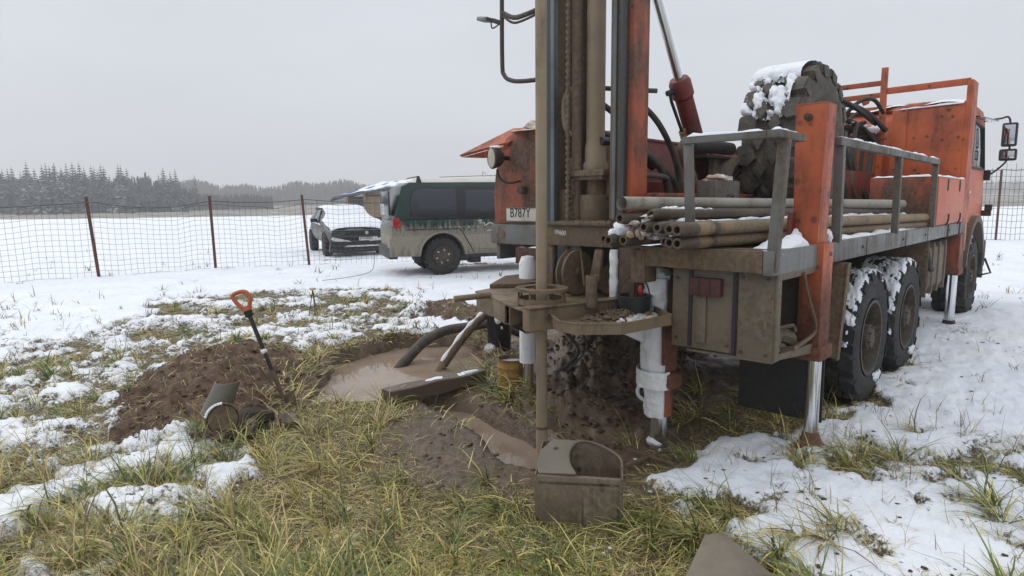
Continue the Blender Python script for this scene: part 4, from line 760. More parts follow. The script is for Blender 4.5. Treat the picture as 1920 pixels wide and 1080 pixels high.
# hose bundle by the bulkhead
BH = [([(3.9, 1.25, 2.47), (4.3, 1.15, 2.52), (4.7, 1.05, 2.45), (4.95, .93, 2.25)], .03), ([(3.9, 1.3, 2.40), (4.4, 1.2, 2.45), (4.8, 1.05, 2.38), (5.0, .95, 2.32)], .028), ([(3.9, 1.2, 2.30), (4.3, 1.15, 2.42), (4.6, 1.1, 2.44), (4.9, 1.0, 2.36)], .026),
      ([(4.5, 1.25, 2.25), (4.8, 1.2, 2.6), (5.0, 1.05, 2.64), (5.05, .96, 2.42)], .026),
      ([(4.85, 1.05, 2.38), (4.6, 1.15, 2.40), (4.45, 1.2, 2.2), (4.45, 1.18, 1.9), (4.6, 1.0, 1.55), (4.7, .9, 1.4)], .026), ([(4.9, 1.0, 2.32), (4.7, 1.1, 2.34), (4.55, 1.12, 2.1), (4.6, 1.12, 1.8), (4.75, .98, 1.5)], .028),
      ([(4.95, 1.0, 2.33), (4.8, 1.05, 2.2), (4.75, 1.05, 1.9), (4.7, 1.0, 1.6), (4.75, .9, 1.42)], .024), ([(4.9, .98, 2.2), (4.85, .98, 2.0), (4.75, .98, 1.7), (4.72, .9, 1.5), (4.6, .8, 1.42)], .036),
      ([(3.6, .95, 1.95), (3.9, .92, 1.7), (4.2, .85, 1.45), (4.4, .78, 1.40)], .036), ([(3.3, .95, 1.9), (3.55, .9, 1.75), (3.6, .88, 1.55), (3.5, .86, 1.35)], .034), ([(3.2, .9, 1.6), (3.3, .88, 1.45), (3.3, .85, 1.3)], .03)]
BH += [([(3.8, 1.25, 2.62), (4.2, 1.1, 2.68), (4.5, .95, 2.60), (4.75, .80, 2.40)], .03), ([(3.8, 1.2, 2.72), (4.1, 1.12, 2.72), (4.3, 1.0, 2.62), (4.7, .90, 2.48)], .026), ([(4.3, 1.2, 2.5), (4.45, 1.05, 2.72), (4.6, .92, 2.76), (4.85, .86, 2.62)], .024), ([(4.4, 1.15, 2.4), (4.3, 1.12, 2.2), (4.32, 1.05, 1.95), (4.4, .9, 1.65), (4.5, .8, 1.45)], .030), ([(4.6, 1.0, 2.5), (4.35, 1.02, 2.42), (4.2, 1.0, 2.1), (4.25, .95, 1.8), (4.4, .85, 1.5)], .026)]
for P, r in BH: b = MB(); b.tube(cat_rom(P, 7), r, 9); T(b, 'hydraulic_hose', 'hose' if r > .03 else 'hose_dark', 0)
b = MB()
for k in range(9): lump(b, (random.uniform(4.3, 4.95), random.uniform(.98, 1.15), random.uniform(2.44, 2.50)), (.05, .02, .010), k, 10, 6, .3)
tag(T(b, 'snow', 'snow', 0), kind='stuff')
# --- working table
PL = [(-1.33, 1.20), (-.62, .99), (-.10, 1.15), (-.10, 1.75), (-.55, 2.12), (-.92, 2.06), (-1.06, 1.74), (-1.20, 1.50)]
b = MB(); b.prism([(s, v, .925) for s, v in PL], (0, 0, .014)); T(b, 'table_plate', 'clay', .003)
b = MB(); b.prism([(s*.97-.03, v*.97+.04, .800) for s, v in PL[:1]+PL[4:]+[(-.45, 1.2)]], (0, 0, .012))
b.bar((-1.19, 1.50, .868), (-1.05, 1.74, .868), .012, .115); b.bar((-1.05, 1.74, .868), (-.92, 2.04, .868), .012, .115); b.bar((-1.06, 1.72, .868), (-.80, 1.62, .868), .012, .115); b.bar((-1.24, 1.42, .868), (-1.0, 1.33, .868), .012, .115); b.bar((-.92, 2.04, .868), (-.5, 2.08, .868), .012, .115); b.bar((-1.0, 1.5, .868), (-.6, 1.3, .868), .012, .115)
T(b, 'table_frame', 'clay', .002)
b = MB(); b.bar((-1.345, 1.19, .885), (-.60, .985, .885), .07, .13); b.bar((-1.345, 1.19, .957), (-.60, .985, .957), .09, .010); T(b, 'table_beam', 'clay', .004)
b = MB(); b.lathe((-1.09, 1.285, 1.0), (0, 0, 1), [(.105, .03), (.105, .048), (.165, .048), (.165, .03)], 40, closed=True); b.lathe((-1.09, 1.285, 1.0), (0, 0, 1), [(.14, -.05), (.14, -.015), (.15, -.015), (.15, -.05)], 40, closed=True)
for k in range(8): a = k*math.pi/4+.2; b.cyl((-1.09+.145*math.cos(a), 1.285+.145*math.sin(a), .94), (-1.09+.145*math.cos(a), 1.285+.145*math.sin(a), 1.032), .007, n=6)
T(b, 'guide_ring', 'clay', 0)
b = MB(); b.cyl((-.93, 1.02, .93), (-.93, 1.02, 1.12), .036, n=18); b.lathe((-.93, 1.02, 1.12), (0, 0, 1), [(.036, 0), (.036, .006), (.026, .006), (.026, -.02), (0, -.02)], 16, cap=False); T(b, 'stub_post', 'mast_web', 0)
b = MB(); b.tube([(-1.24, 1.93, .93), (-1.02, 1.80, .945)], .021, 12); T(b, 'side_bar', 'clay', 0)
b = MB(); b.prism([(-.75, 2.08, .94), (-.35, 2.3, .955), (-.02, 2.2, .965), (-.1, 1.8, .95), (-.6, 1.95, .94)], (0, 0, .03)); T(b, 'side_plate', 'mudsteel', .004)
RIM = [(-1.20, 1.13), (-1.36, .93), (-1.36, .80), (-1.20, .62), (-.78, .56), (-.50, .88), (-.56, 1.0)]
b = MB(); c0 = A(-.95, .85, 0)
b.prism([(s, v, .862) for s, v in RIM], (0, 0, .006)); tray = T(b, 'mesh_tray', 'clay', 0)
for i in range(len(RIM)-1):
    b = MB(); (sa, va), (sb_, vb) = RIM[i], RIM[i+1]; b.bar((sa, va, .885), (sb_, vb, .885), .006, .06); b.bar((sa, va, .915), (sb_, vb, .915), .016, .005); T(b, 'tray_rim', 'clay', 0, parent=tray)
b = MB()
for i in range(7):
    for j in range(4):
        s = -1.22+.07*i+.03*(j % 2); v = .70+.075*j-.02*i; b.lathe((s, v, .8687), (0, 0, 1), [(.011, 0), (0, .0006)], 10, cap=False)
T(b, 'drain_hole', 'hole', 0, parent=tray)
b = MB(); rs = np.random.default_rng(5)
for k in range(150):
    q = rs.beta(2, 1.4); s = -1.12+q*.55+rs.normal(0, .02); v = .98-q*.12+rs.normal(0, .05); lump(b, (s, v, .872+.03*max(0, 1-abs(s+.78)/.25)*rs.uniform(0, 1.3)), (rs.uniform(.008, .028),)*2+(rs.uniform(.006, .018),), k, 6, 5, .5)
tag(T(b, 'clay_clods', 'mast_web', 0, parent=tray), kind='stuff')
b = MB()
for k in range(190):
    q = rs.uniform(); s = -.98+q*.40+rs.normal(0, .02); v = .70+.14*q+rs.normal(0, .04); lump(b, (s, v, .872+rs.uniform(0, .012)), (rs.uniform(.006, .017),)*2+(rs.uniform(.005, .012),), k, 6, 5, .5)
tag(T(b, 'snow', 'snow_dirty', 0, parent=tray), kind='stuff')
b = MB(); b.tube(cat_rom([(-1.1, 1.1, .80), (-1.05, 1.07, .74), (-1.0, 1.06, .66), (-1.02, 1.12, .58), (-1.08, 1.18, .52)], 6), .011, 8); b.tube(cat_rom([(-1.05, 1.12, .80), (-.98, 1.05, .77), (-.96, 1.04, .66), (-1.05, 1.1, .55)], 6), .007, 8); T(b, 'loose_hose', 'hose_dark', 0)
# --- rear levelling jacks with ice
def ice_shell(b, c, r, z0, z1, a0, a1, th, seed, nu=46, nv=30, top=0., taper=1.0):
    zz = np.linspace(0, 1, nu); aa = np.linspace(0, 1, nv); Zg, Ag = np.meshgrid(zz, aa, indexing='ij')
    nn = fbm(Zg*(z1-z0)*9, Ag*5, 4, seed, .6); edge = np.minimum(sstep(0, .12, Ag+.10*nn), sstep(1, .88, Ag+.10*nn))
    ang = a0+(a1-a0)*Ag+.15*nn; rr = r*(1+(taper-1)*Zg)*(1-top*Zg**6)+th*edge*(.75+.9*nn)-.004*(1-edge)*3
    V = np.stack([c[0]+rr*np.cos(ang), c[1]+rr*np.sin(ang), z0+(z1-z0)*Zg], -1).reshape(-1, 3)
    b.add(V, [(i*nv+j, i*nv+j+1, (i+1)*nv+j+1, (i+1)*nv+j) for i in range(nu-1) for j in range(nv-1)]); return b
jc = (-.47, .80)
b = MB(); b.lathe((*jc, .83), (0, 0, 1), [(.085, 0), (.085, .21), (.07, .27), (.035, .29), (0, .29)], 24); T(b, 'jack_head', 'mudsteel', 0)
b = MB(); b.lathe((*jc, .49), (0, 0, 1), [(.105, 0), (.105, .34)], 28); b.box(-.60, -.44, .70, .72, .55, .87); T(b, 'jack_column', 'orange', .004)
b = MB(); b.lathe((*jc, .39), (0, 0, 1), [(.09, -.01), (.135, 0), (.14, .02), (.14, .085), (.125, .10), (.10, .10)], 32); T(b, 'jack_collar', 'orange', 0)
b = MB(); b.cyl((*jc, .19), (*jc, .39), .083, n=28); T(b, 'jack_sleeve', 'orange_dirty', 0)
b = MB(); b.cyl((*jc, -.04), (*jc, .19), .060, n=32); T(b, 'jack_rod', 'chrome', 0)
b = MB()
# direction towards the viewer's left in the truck frame is about +v, -s
q0, q1 = math.pi*.42, math.pi*1.30
ice_shell(b, jc, .086, .82, 1.09, q0-.5, q1+.15, .028, 1, top=0.0); lump(b, (jc[0]-.01, jc[1]+.015, 1.10), (.085, .085, .05), 3, amp=.16); ice_shell(b, jc, .109, .485, .835, q0-.25, q1, .022, 2); ice_shell(b, jc, .140, .385, .50, q0-.1, q1+.05, .018, 3, top=0); ice_shell(b, jc, .085, .185, .395, q0, q1+.1, .020, 4)
lump(b, (jc[0]-.015, jc[1]+.01, .005), (.062, .064, .035), 5, 18, 12, amp=.12)
tag(T(b, 'ice', 'ice', 0), kind='stuff')
b = MB(); b.tube(cat_rom([(jc[0]-.03, jc[1]+.09, .39), (jc[0]-.05, jc[1]+.13, .35), (jc[0]-.05, jc[1]+.13, .30), (jc[0]-.03, jc[1]+.09, .26)], 5), .012, 8); T(b, 'jack_handle', 'ice', 0)
b = MB(); b.prism([(-.55, .86, .66), (-1.0, .83, .835), (-1.0, .83, .86), (-.55, .86, .86)], (0, .02, 0)); T(b, 'tray_bracket', 'ice', .01)
jd = (-.33, 2.07)
b = MB(); b.lathe((*jd, .83), (0, 0, 1), [(.07, 0), (.07, .27), (.05, .32), (0, .33)], 24); b.cyl((*jd, .30), (*jd, .83), .07); T(b, 'jack_head', 'ice', 0)
b = MB(); b.cyl((*jd, .68), (*jd, .82), .10); T(b, 'jack_collar', 'ice', .01)
b = MB(); b.cyl((*jd, -.02), (*jd, .30), .045); T(b, 'jack_rod', 'chrome', 0)
b = MB(); b.lathe((*jd, -.03), (0, 0, 1), [(.12, 0), (.10, .05), (.05, .08), (0, .08)], 18); T(b, 'jack_foot', 'mudsteel', 0)
# drill string hanging in the borehole
rod = MB(); rod.cyl((-1.09, 1.285, -.22), (-1.09, 1.285, .30), .037, n=24); rod.cyl((-1.09, 1.285, .30), (-1.09, 1.285, 4.3), .0345, n=24)
tag(rod.build('drill_rod', M['kelly'], truck), None)
b = MB(); b.cyl((-1.09, 1.285, .14), (-1.09, 1.285, .155), .040, n=24); T(b, 'rod_joint', 'mudsteel', 0)
# --- pipes on the deck, each one a thing of its own, lying on the deck
def pipe(near, far, r, mat, label, bore=True, joint=True, collar2=None):
    near = A(*near); far = A(*far); L = float(np.linalg.norm(far-near)); d = nz(far-near)
    e = empty('drill_pipe', label=label, cat='drill pipe', group='drill pipes stacked on the deck of the truck')
    nw = W(*near); fw = W(*far); dw = nz(fw-nw); up = A(0, 0, 1); sdw = nz(np.cross(up, dw)); up = np.cross(dw, sdw)
    e.matrix_world = Matrix(((dw[0], sdw[0], up[0], nw[0]), (dw[1], sdw[1], up[1], nw[1]), (dw[2], sdw[2], up[2], nw[2]), (0, 0, 0, 1)))
    jl = .16 if joint else 0.
    b = MB(); b.lathe((0, 0, 0), (1, 0, 0), [(r*.96, jl), (r*.96, L-.03), (r*.7, L-.005), (0, L)], 22, cap=False); b.build('pipe_body', M[mat], e)
    if joint:
        b = MB(); b.lathe((0, 0, 0), (1, 0, 0), [(r*.45, .05), (r*.50, 0), (r*.80, 0), (r*1.0, .05), (r*1.02, .12), (r*1.02, .16), (r*.96, .175)], 22, cap=False); b.build('tool_joint', M['pipe_end'], e)
        b = MB(); b.lathe((0, 0, 0), (1, 0, 0), [(r*.47, .03), (0, .031)], 16, cap=False); b.build('bore', M['hole'], e)
    if collar2:
        b = MB(); b.lathe((0, 0, 0), (1, 0, 0), [(r*.97, collar2), (r*1.05, collar2+.01), (r*1.05, collar2+.05), (r*.97, collar2+.06)], 22, cap=False); b.build('collar', M['pipe_end'], e)
    return e
r = .037; zf = -.004
PP = [((-1.00, .415, 1.345), (3.30, .07, 1.325), r, 'pipe', 'lowest drill pipe at the right edge of the stack, muddy with snow on its back', .30),
      ((-.95, .49, 1.345), (3.25, .15, 1.325), r, 'pipe', 'short-ended muddy drill pipe lying beside the lowest right one in the stack', None),
      ((-.92, .535, 1.347), (3.2, .23, 1.325), r*.93, 'pipe', 'bottom-row drill pipe, third from the right, its bore half hidden behind its neighbour', None),
      ((-1.06, .385, 1.420), (3.30, .06, 1.400), r*1.02, 'pipe_yellow', 'ochre drill pipe with two dark collars, second layer at the right edge of the stack', .33),
      ((-1.00, .465, 1.420), (3.24, .14, 1.400), r*.95, 'pipe', 'brown drill pipe directly left of the ochre pipe in the second layer', None),
      ((-.97, .555, 1.426), (3.2, .22, 1.402), r*.92, 'pipe', 'second-layer drill pipe, third from the right, with clay around its bore', None),
      ((-.97, .64, 1.428), (3.2, .30, 1.402), r*.92, 'pipe', 'leftmost drill pipe of the second-layer group of four bores', None),
      ((-.93, .80, 1.347), (3.1, .42, 1.325), r*.98, 'pipe', 'low drill pipe at the left deck corner, right one of three under the snow', None),
      ((-.95, .89, 1.345), (3.1, .50, 1.325), r*.98, 'pipe', 'low drill pipe at the left deck corner, middle one of three', None),
      ((-.90, .955, 1.350), (3.1, .58, 1.325), r*.90, 'pipe', 'farthest-left low drill pipe, its bore peeking out behind two others', None),
      ((-.96, .805, 1.475), (3.0, .40, 1.465), r, 'pipe_end', 'dark open-ended drill pipe just under the pale top pipe', None),
      ((-.92, .625, 1.497), (3.15, .24, 1.462), r*.92, 'pipe_end', 'dark grey drill pipe in the third layer with a rounded snowy end', None),
      ((-.95, .80, 1.560), (3.0, .20, 1.530), r*1.12, 'pipe_grey', 'thick pale grey drill pipe lying on top of the whole stack', None)]
for near, far, rr, m, lab, c2 in PP: pipe(near, far, rr, m, lab, True, m != 'pipe_grey', c2)
b = MB()
snow_ridge(b, (-.80, .62, 1.527), (-.3, .57, 1.522), .04, .022, 21, gaps=0.1, n=40); snow_ridge(b, (-.75, .55, 1.455), (3.1, .21, 1.436), .055, .020, 22, gaps=.1); snow_ridge(b, (-.65, .405, 1.378), (3.2, .10, 1.36), .035, .018, 23, gaps=.05); snow_ridge(b, (-.9, .50, 1.38), (-.6, .47, 1.375), .05, .03, 24, gaps=-.1, n=24)
snow_ridge(b, (-.9, .68, 1.455), (-.5, .64, 1.45), .05, .03, 25, gaps=.0, n=30)
for (c_, rr, sd_) in (((-.80, .86, 1.41), (.10, .075, .055), 1), ((-.72, .92, 1.39), (.09, .06, .045), 2)): lump(b, c_, rr, sd_, 22, 14, .22)
for k in range(12): lump(b, (-.88+.024*k, .90-.02*k+.02*math.sin(k*2), 1.385+.02*math.sin(k*3)), (.035, .028, .024), k+70, 14, 9, .28)
o = T(b, 'snow', 'snow', 0); tag(o, kind='stuff')
b = MB()
for k in range(46): lump(b, (random.uniform(-.90, -.62), random.uniform(.66, .80), random.uniform(1.36, 1.47)), (random.uniform(.012, .034),)*2+(random.uniform(.012, .026),), k+90, 14, 9, .3)
snow_ridge(b, (-.92, .66, 1.49), (-.7, .62, 1.50), .09, .035, 31, gaps=-.2); tag(T(b, 'clay_snow', 'snow_dirty', 0), kind='stuff')
b = MB(); b.box(-.6, -.5, .12, .8, 1.285, 1.30); b.box(3.2, 3.3, .1, .8, 1.285, 1.3); T(b, 'pipe_rest', 'mudsteel', 0)
# ------------------------------------------------------------------ van
def gz(x, y): return float(terrain(np.array([x]), np.array([y]))[0][0])
def van_paint():
    t = NT('two_tone_van_paint'); v = t.coord(); sp = t.n('ShaderNodeSeparateXYZ'); t.l(v, sp.inputs[0]); z = sp.outputs[2]
    n = t.noise(t.coord((1, 1, .16)), 14, 5, .65); n2 = t.noise(v, 3, 5, .6); n3 = t.noise(v, 30, 4, .6)
    green = t.mix(t.ms(n2, .35, .65), (.006, .026, .023), (.010, .036, .031)); beige = t.mix(t.ms(n2, .35, .65), (.32, .29, .23), (.25, .225, .175))
    c = t.mix(t.ms(z, .815, .835), beige, green)
    # splashed road dirt with its own ragged upper limit
    lim = t.math('ADD', z, t.math('MULTIPLY', t.math('SUBTRACT', n, .5), -.75)); d = t.ms(lim, 1.12, .88, 0, .85)
    c = t.mix(d, c, t.mix(t.ms(n3, .3, .7), (.20, .175, .135), (.28, .25, .20)))
    d2 = t.ms(t.math('ADD', t.ms(z, .35, .8, .35, 0.), n), .68, .9, 0, .8); c = t.mix(d2, c, (.13, .10, .075))
    return t.set(c, t.mixf(d, .22, .75), 0, t.bump(n3, .001, .3))
M['van'] = van_paint(); M['van_trim'] = worn('van_black_trim', (.02, .022, .024), dirt_lo=.5, dirt_hi=.7, dirt=(.12, .10, .08), rough=.5)
M['vanwin'] = NT('van_tinted_window').set((.032, .034, .046), .12)
vl = A(-2.70, 13.80, gz(-2, 14.2)-.02); va = R(19)
van = empty('van', tuple(vl), va, 'dark green and beige high-roof van with muddy sides, parked behind the drilling truck', 'van')
def arch(cx, r, z=0.0, n=12, a0=.02, a1=math.pi-.02, cz=.40): return [(cx-r*math.cos(a), cz+r*math.sin(a)) for a in np.linspace(a0, a1, n)]
lower = [(.02, .42)]+[(.58, .40)]+arch(1.06, .47)+[(1.60, .40), (3.42, .42)]+arch(3.86, .46)+[(4.35, .45), (4.88, .5), (4.90, .95), (4.55, 1.15), (.06, 1.15), (.0, .95)]
b = MB(); b.prism([(x, -.84, z) for x, z in lower], (0, 1.68, 0)); b.build('body', M['van'], van, bevel=.02)
up0 = [(.06, 1.152), (4.45, 1.152), (3.75, 1.80), (3.45, 1.92), (.42, 1.92), (.25, 1.84)]
b = MB(); hw = lambda z: .84-.14*(z-1.15)/.77*.9
b.add([(x, s*hw(z), z) for s in (-1, 1) for x, z in up0], [tuple(range(6)), tuple(range(11, 5, -1))]+[(i, 6+i, 6+(i+1) % 6, (i+1) % 6) for i in range(6)]); b.build('cabin', M['van'], van, bevel=.035)
def side_panel(pts, off, th, name, mat, bev=.004, parent=van):
    b = MB(); P = [A(x, -hw(max(z, 1.15))-off, z) for x, z in pts]; b.prism(P, (0, th, 0)); return b.build(name, mat, parent, bevel=bev)
side_panel([(.46, 1.24), (1.38, 1.24), (1.38, 1.78), (.62, 1.79), (.48, 1.70), (.42, 1.45)], .004, .02, 'rear_window', M['vanwin'], .01)
M['vanblack'] = NT('van_black').set((.012, .013, .015), .3)
side_panel([(1.39, 1.17), (3.06, 1.17), (3.06, 1.83), (1.39, 1.83)], .003, .012, 'window_surround', M['vanblack'])
side_panel([(1.58, 1.25), (2.90, 1.25), (2.90, 1.75), (1.58, 1.75)], .009, .012, 'side_window', M['vanwin'], .01)
side_panel([(3.08, 1.18), (3.95, 1.18), (3.62, 1.76), (3.08, 1.78)], .004, .012, 'front_window', M['glass_dark'], .01)
side_panel([(.40, 1.20), (1.40, 1.20), (1.40, 1.82), (.56, 1.83), (.42, 1.72), (.37, 1.45)], .0015, .01, 'window_surround', M['vanblack'])
for P in ([(1.435, .9), (1.455, .9), (1.455, 1.15), (1.435, 1.15)], [(1.45, .92), (1.62, .62), (1.72, .44), (1.735, .44), (1.64, .63), (1.47, .92)], [(3.0, .44), (3.015, .44), (3.015, 1.15), (3.0, 1.15)]):
    b = MB(); b.prism([(x, -.846, z) for x, z in P], (0, .012, 0)); b.build('door_seam', M['van_trim'], van)
b = MB(); b.prism([(.30, -.85, .945), (1.43, -.85, .945), (1.43, -.85, .965), (.30, -.85, .965)], (0, .012, 0)); b.build('trim_strip', M['van_trim'], van)
ap = arch(1.06, .475, n=16)+arch(1.06, .53, n=16)[::-1]; b = MB(); b.prism([(x, -.862, z) for x, z in ap], (0, .025, 0)); b.build('fender_flare', M['van'], van)
b = MB(); b.box(.5, 1.65, -.55, -.5, .25, 1.1); b.box(3.3, 4.45, -.55, -.5, .25, 1.1); tag(b.build('wheel_liner', M['vanblack'], van), kind='stuff'); b = MB(); b.box(1.55, 3.4, -.85, -.80, .34, .42); b.build('side_step', M['van_trim'], van, bevel=.02); b = MB(); b.box(-.06, .12, -.80, .80, .36, .60); b.build('rear_bumper', M['van_trim'], van, bevel=.02); b = MB(); b.box(1.7, 1.95, -.6, -.3, .2, .36); b.build('exhaust_box', M['van_trim'], van, bevel=.02)
b = MB(); b.box(-.05, .10, -.835, -.5, .40, .80); b.build('rear_corner', M['van'], van, bevel=.03)
b = MB(); b.prism([(.03, -.855, .99), (.03, -.855, 1.20), (.17, -.85, 1.20), (.20, -.85, 1.05), (.17, -.855, .99)], (0, .12, 0)); b.build('tail_light', plain('red_tail_lamp', (.35, .012, .012), .25), van, bevel=.02)
b = MB(); b.box(-.01, .03, -.6, .6, 1.25, 1.75); b.build('rear_window', M['vanwin'], van, bevel=.02)
b = MB(); b.bar((2.72, -.852, 1.02), (2.92, -.852, 1.02), .02, .04); b.build('door_handle', M['van_trim'], van, bevel=.005)
b = MB(); b.tube(cat_rom([(1.82, -.856, 1.10), (1.90, -.858, 1.12), (1.86, -.858, 1.06), (1.96, -.858, 1.06), (1.97, -.858, 1.0), (2.08, -.858, 1.06), (2.16, -.858, 1.02), (2.15, -.858, .93), (2.02, -.858, .89)], 5), .014, 6)
b.build('side_decal', plain('pale_decal', (.42, .40, .34), .6), van); b = MB()
for k in range(9): b.cyl((1.02+.10*k, -.846, .985+.01*(k % 2)), (1.02+.10*k, -.85, .985), .032, n=8)
tag(b.build('mud_smears', plain('pale_mud', (.26, .24, .19), .8), van), kind='stuff')
b = MB(); b.grid(30, 16, lambda u, v: (.55+3.0*u, -.66+1.32*v, 1.915+.12*(max(0, math.sin(math.pi*min(max(u*1.01, 0), 1))))**.18*max(0, math.sin(math.pi*v))**.25+.006*math.sin(19*u+5*v)))
tag(b.build('snow', worn('roof_snow_pale', (.60, .60, .54), (.52, .53, .48), dirt_lo=.8, dirt_hi=.95, rough=.7), van, fixn=False), kind='stuff')
for x in (.62, 2.95):
    b = MB(); b.prism([(x-.05, -.68, 1.90), (x+.07, -.68, 1.90), (x+.03, -.64, 2.05), (x-.02, -.64, 2.05)], (0, .05, 0)); b.bar((x, -.66, 2.04), (x, .66, 2.04), .03, .02); b.build('roof_bar', M['van_trim'], van, bevel=.006)
b = MB(); b.tube(cat_rom([(2.6, -.6, 1.99), (2.8, -.6, 2.05), (3.1, -.6, 2.06), (3.4, -.6, 2.05)], 4), .012, 6); b.build('roof_rack_rail', M['van_trim'], van)
b = MB(); b.tube([(1.1, -.5, 2.03), (2.9, -.5, 2.08)], .006, 5); b.tube([(2.05, -.5, 2.06), (2.05, -.5, 2.14), (2.13, -.5, 2.10)], .006, 5); b.build('roof_rod', M['hub'], van)
vt = tyre_mesh(.40, .25, .215, 20, 'tyre', 'rubber')
rb = MB(); rb.lathe((0, 0, 0), (0, 1, 0), [(.215, -.115), (.20, -.12), (.185, -.07), (.07, -.09), (.065, -.12), (0, -.12)], 32, cap=False); vr = rb.mesh('rim', M['hub'])
hb = MB()
for k in range(6): a = k*math.pi/3+.3; hb.obox((.135*math.cos(a), -.088, .135*math.sin(a)), (.024*math.cos(a+.5), 0, .024*math.sin(a+.5)), (0, .003, 0), (-.012*math.sin(a+.5), 0, .012*math.cos(a+.5)))
vh = hb.mesh('rim_hole', plain('pale_gap', (.45, .45, .44), .7))
for (x, y, rz) in ((1.06, -.72, 0), (3.86, -.72, 0), (1.06, .72, math.pi), (3.86, .72, math.pi)):
    w = empty('wheel'); w.parent = van; w.location = (x, y, .385); w.rotation_euler = (0, 0, rz)
    for m in (vt, vr, vh): o = bpy.data.objects.new(m.name.split('.')[0], m); col.objects.link(o); o.parent = w
# ------------------------------------------------------------------ hatchback car under snow
cd = nz(A(.42, -.91, 0)); cl = nz(A(.91, .42, 0)); cg = gz(-5.2, 18.6)
carM = Matrix(((cd[0], cl[0], 0, -5.36+.80*cl[0]-1.75*cd[0]), (cd[1], cl[1], 0, 18.57+.80*cl[1]-1.75*cd[1]), (0, 0, 1, cg-.05), (0, 0, 0, 1)))
# frame: x forward (towards the viewer), y to the right side of the picture; x=0 is .9 m behind the middle
car = empty('car', mat=carM, label='grey hatchback car with windscreen and bonnet buried in white snow, behind the wire fence', cat='car')
M['car'] = plain('grey_car_paint', (.085, .085, .082), .4, var=.12); M['carblack'] = plain('black_car_plastic', (.012, .012, .014), .3)
st = [  # x, half width, z bottom, z belt, roof half width, z roof
    (-1.75, .70, .45, .85, .55, .98), (-1.65, .80, .32, .92, .60, 1.15), (-1.25, .86, .28, .96, .62, 1.42), (-.6, .88, .26, .97, .63, 1.47), (.2, .885, .26, .96, .62, 1.46), (.7, .885, .26, .95, .60, 1.32), (1.25, .88, .27, .93, .70, 1.02), (1.9, .865, .30, .86, .68, .93), (2.35, .82, .34, .76, .62, .84), (2.55, .74, .38, .62, .56, .70)]
b = MB(); V = []
for x, w, zb, zl, rw, zr in st:
    V += [(x, -w*.9, zb), (x, -w, (zb+zl)/2), (x, -w*.97, zl), (x, -rw, zr-.03), (x, -rw*.6, zr), (x, rw*.6, zr), (x, rw, zr-.03), (x, w*.97, zl), (x, w, (zb+zl)/2), (x, w*.9, zb)]
n = 10; m = len(st); Fc = [(i*n+k, i*n+(k+1) % n, (i+1)*n+(k+1) % n, (i+1)*n+k) for i in range(m-1) for k in range(n)]+[tuple(range(n)), tuple((m-1)*n+k for k in range(n-1, -1, -1))]
b.add(V, Fc); o = b.build('body', M['car'], car)
sb_ = o.modifiers.new('s', 'SUBSURF'); sb_.levels = 1; sb_.render_levels = 1
def cstat(x):
    for a, c in zip(st[:-1], st[1:]):
        if a[0] <= x <= c[0]: t = (x-a[0])/(c[0]-a[0]); return [a[i]*(1-t)+c[i]*t for i in range(6)]
    return list(st[-1])
def csnow(u, v):
    x = -1.3+3.62*u; q = cstat(x); z0 = q[5]-.02; y = (v*2-1)*q[4]*(1.04+.17*sstep(.8, 1.3, x)); e = 1-abs(v*2-1)**4
    rag = .025*math.sin(11*v)+.015*math.sin(27*v+2); return (x+(rag*2 if u > .9 else 0), y, z0-.02+.085*e+.075*math.exp(-((x-1.55)/.45)**2)+.02*(x > 1.2)+.01*math.sin(13*u+4*v)-(.05 if u in (0, 1) else 0))
b = MB(); b.grid(40, 22, csnow); b.grid(8, 14, lambda u, v: (-.0+1.5*v-.2, -.885+.02*math.sin(9*v)-.004, .93+.02*math.sin(5*v)+.05*u*(1-v*.3)+.01)); tag(b.build('snow', M['snow'], car, fixn=False), kind='stuff')
for nm, P in (('rear_side_window', [(-1.15, 1.02), (-.40, 1.02), (-.40, 1.36), (-.95, 1.34)]), ('front_side_window', [(-.32, 1.02), (.62, 1.0), (.15, 1.34), (-.32, 1.36)])):
    b = MB(); b.prism([(x, -.875+.235*(z-.97)/.45, z) for x, z in P], (0, .03, 0)); b.build(nm, M['glass_dark'], car, bevel=.01)
for y in (-1, 1): b = MB(); b.obox((.72, y*.98, 1.05), (.05, 0, 0), (0, .10, 0), (0, 0, .055)); b.bar((.72, y*.85, 1.0), (.72, y*.95, 1.03), .05); b.build('side_mirror', M['carblack'], car, bevel=.02)
b = MB(); b.prism([(2.40, -.80, .56), (2.40, .80, .56), (2.42, .74, .80), (2.42, -.74, .80)], (.16, 0, 0)); b.build('grille', M['carblack'], car, bevel=.03)
b = MB(); b.prism([(2.30, -.84, .17), (2.30, .84, .17), (2.38, .80, .56), (2.38, -.80, .56)], (.20, 0, 0)); b.build('bumper', M['carblack'], car, bevel=.03)
b = MB()
for s in (-1, 1): b.prism([(2.565, s*.80, .56), (2.58, s*.76, .62), (2.60, s*.28, .50), (2.60, s*.25, .475), (2.57, s*.74, .50)], (.012, 0, 0))
b.prism([(2.56, -.45, .33), (2.56, .8, .33), (2.56, .8, .375), (2.56, -.35, .375)], (.012, 0, 0)); b.build('chrome_trim', plain('pale_chrome_trim', (.55, .56, .57), .3), car)
b = MB(); b.box(2.565, 2.60, -.02, .50, .50, .60); cp = b.build('number_plate', M['white_plate'], car, bevel=.005)
FX = Matrix(((0, 0, 1, 0), (1, 0, 0, 0), (0, 1, 0, 0), (0, 0, 0, 1)))
text('AW088EK', 'lettering', .10, M['ink'], cp, Matrix.Translation((2.602, .0, .512)) @ FX, sx=.85)
b = MB(); b.cyl((2.575, .20, .72), (2.595, .20, .72), .05, n=16); b.build('badge', plain('badge_metal', (.45, .45, .42), .4), car)
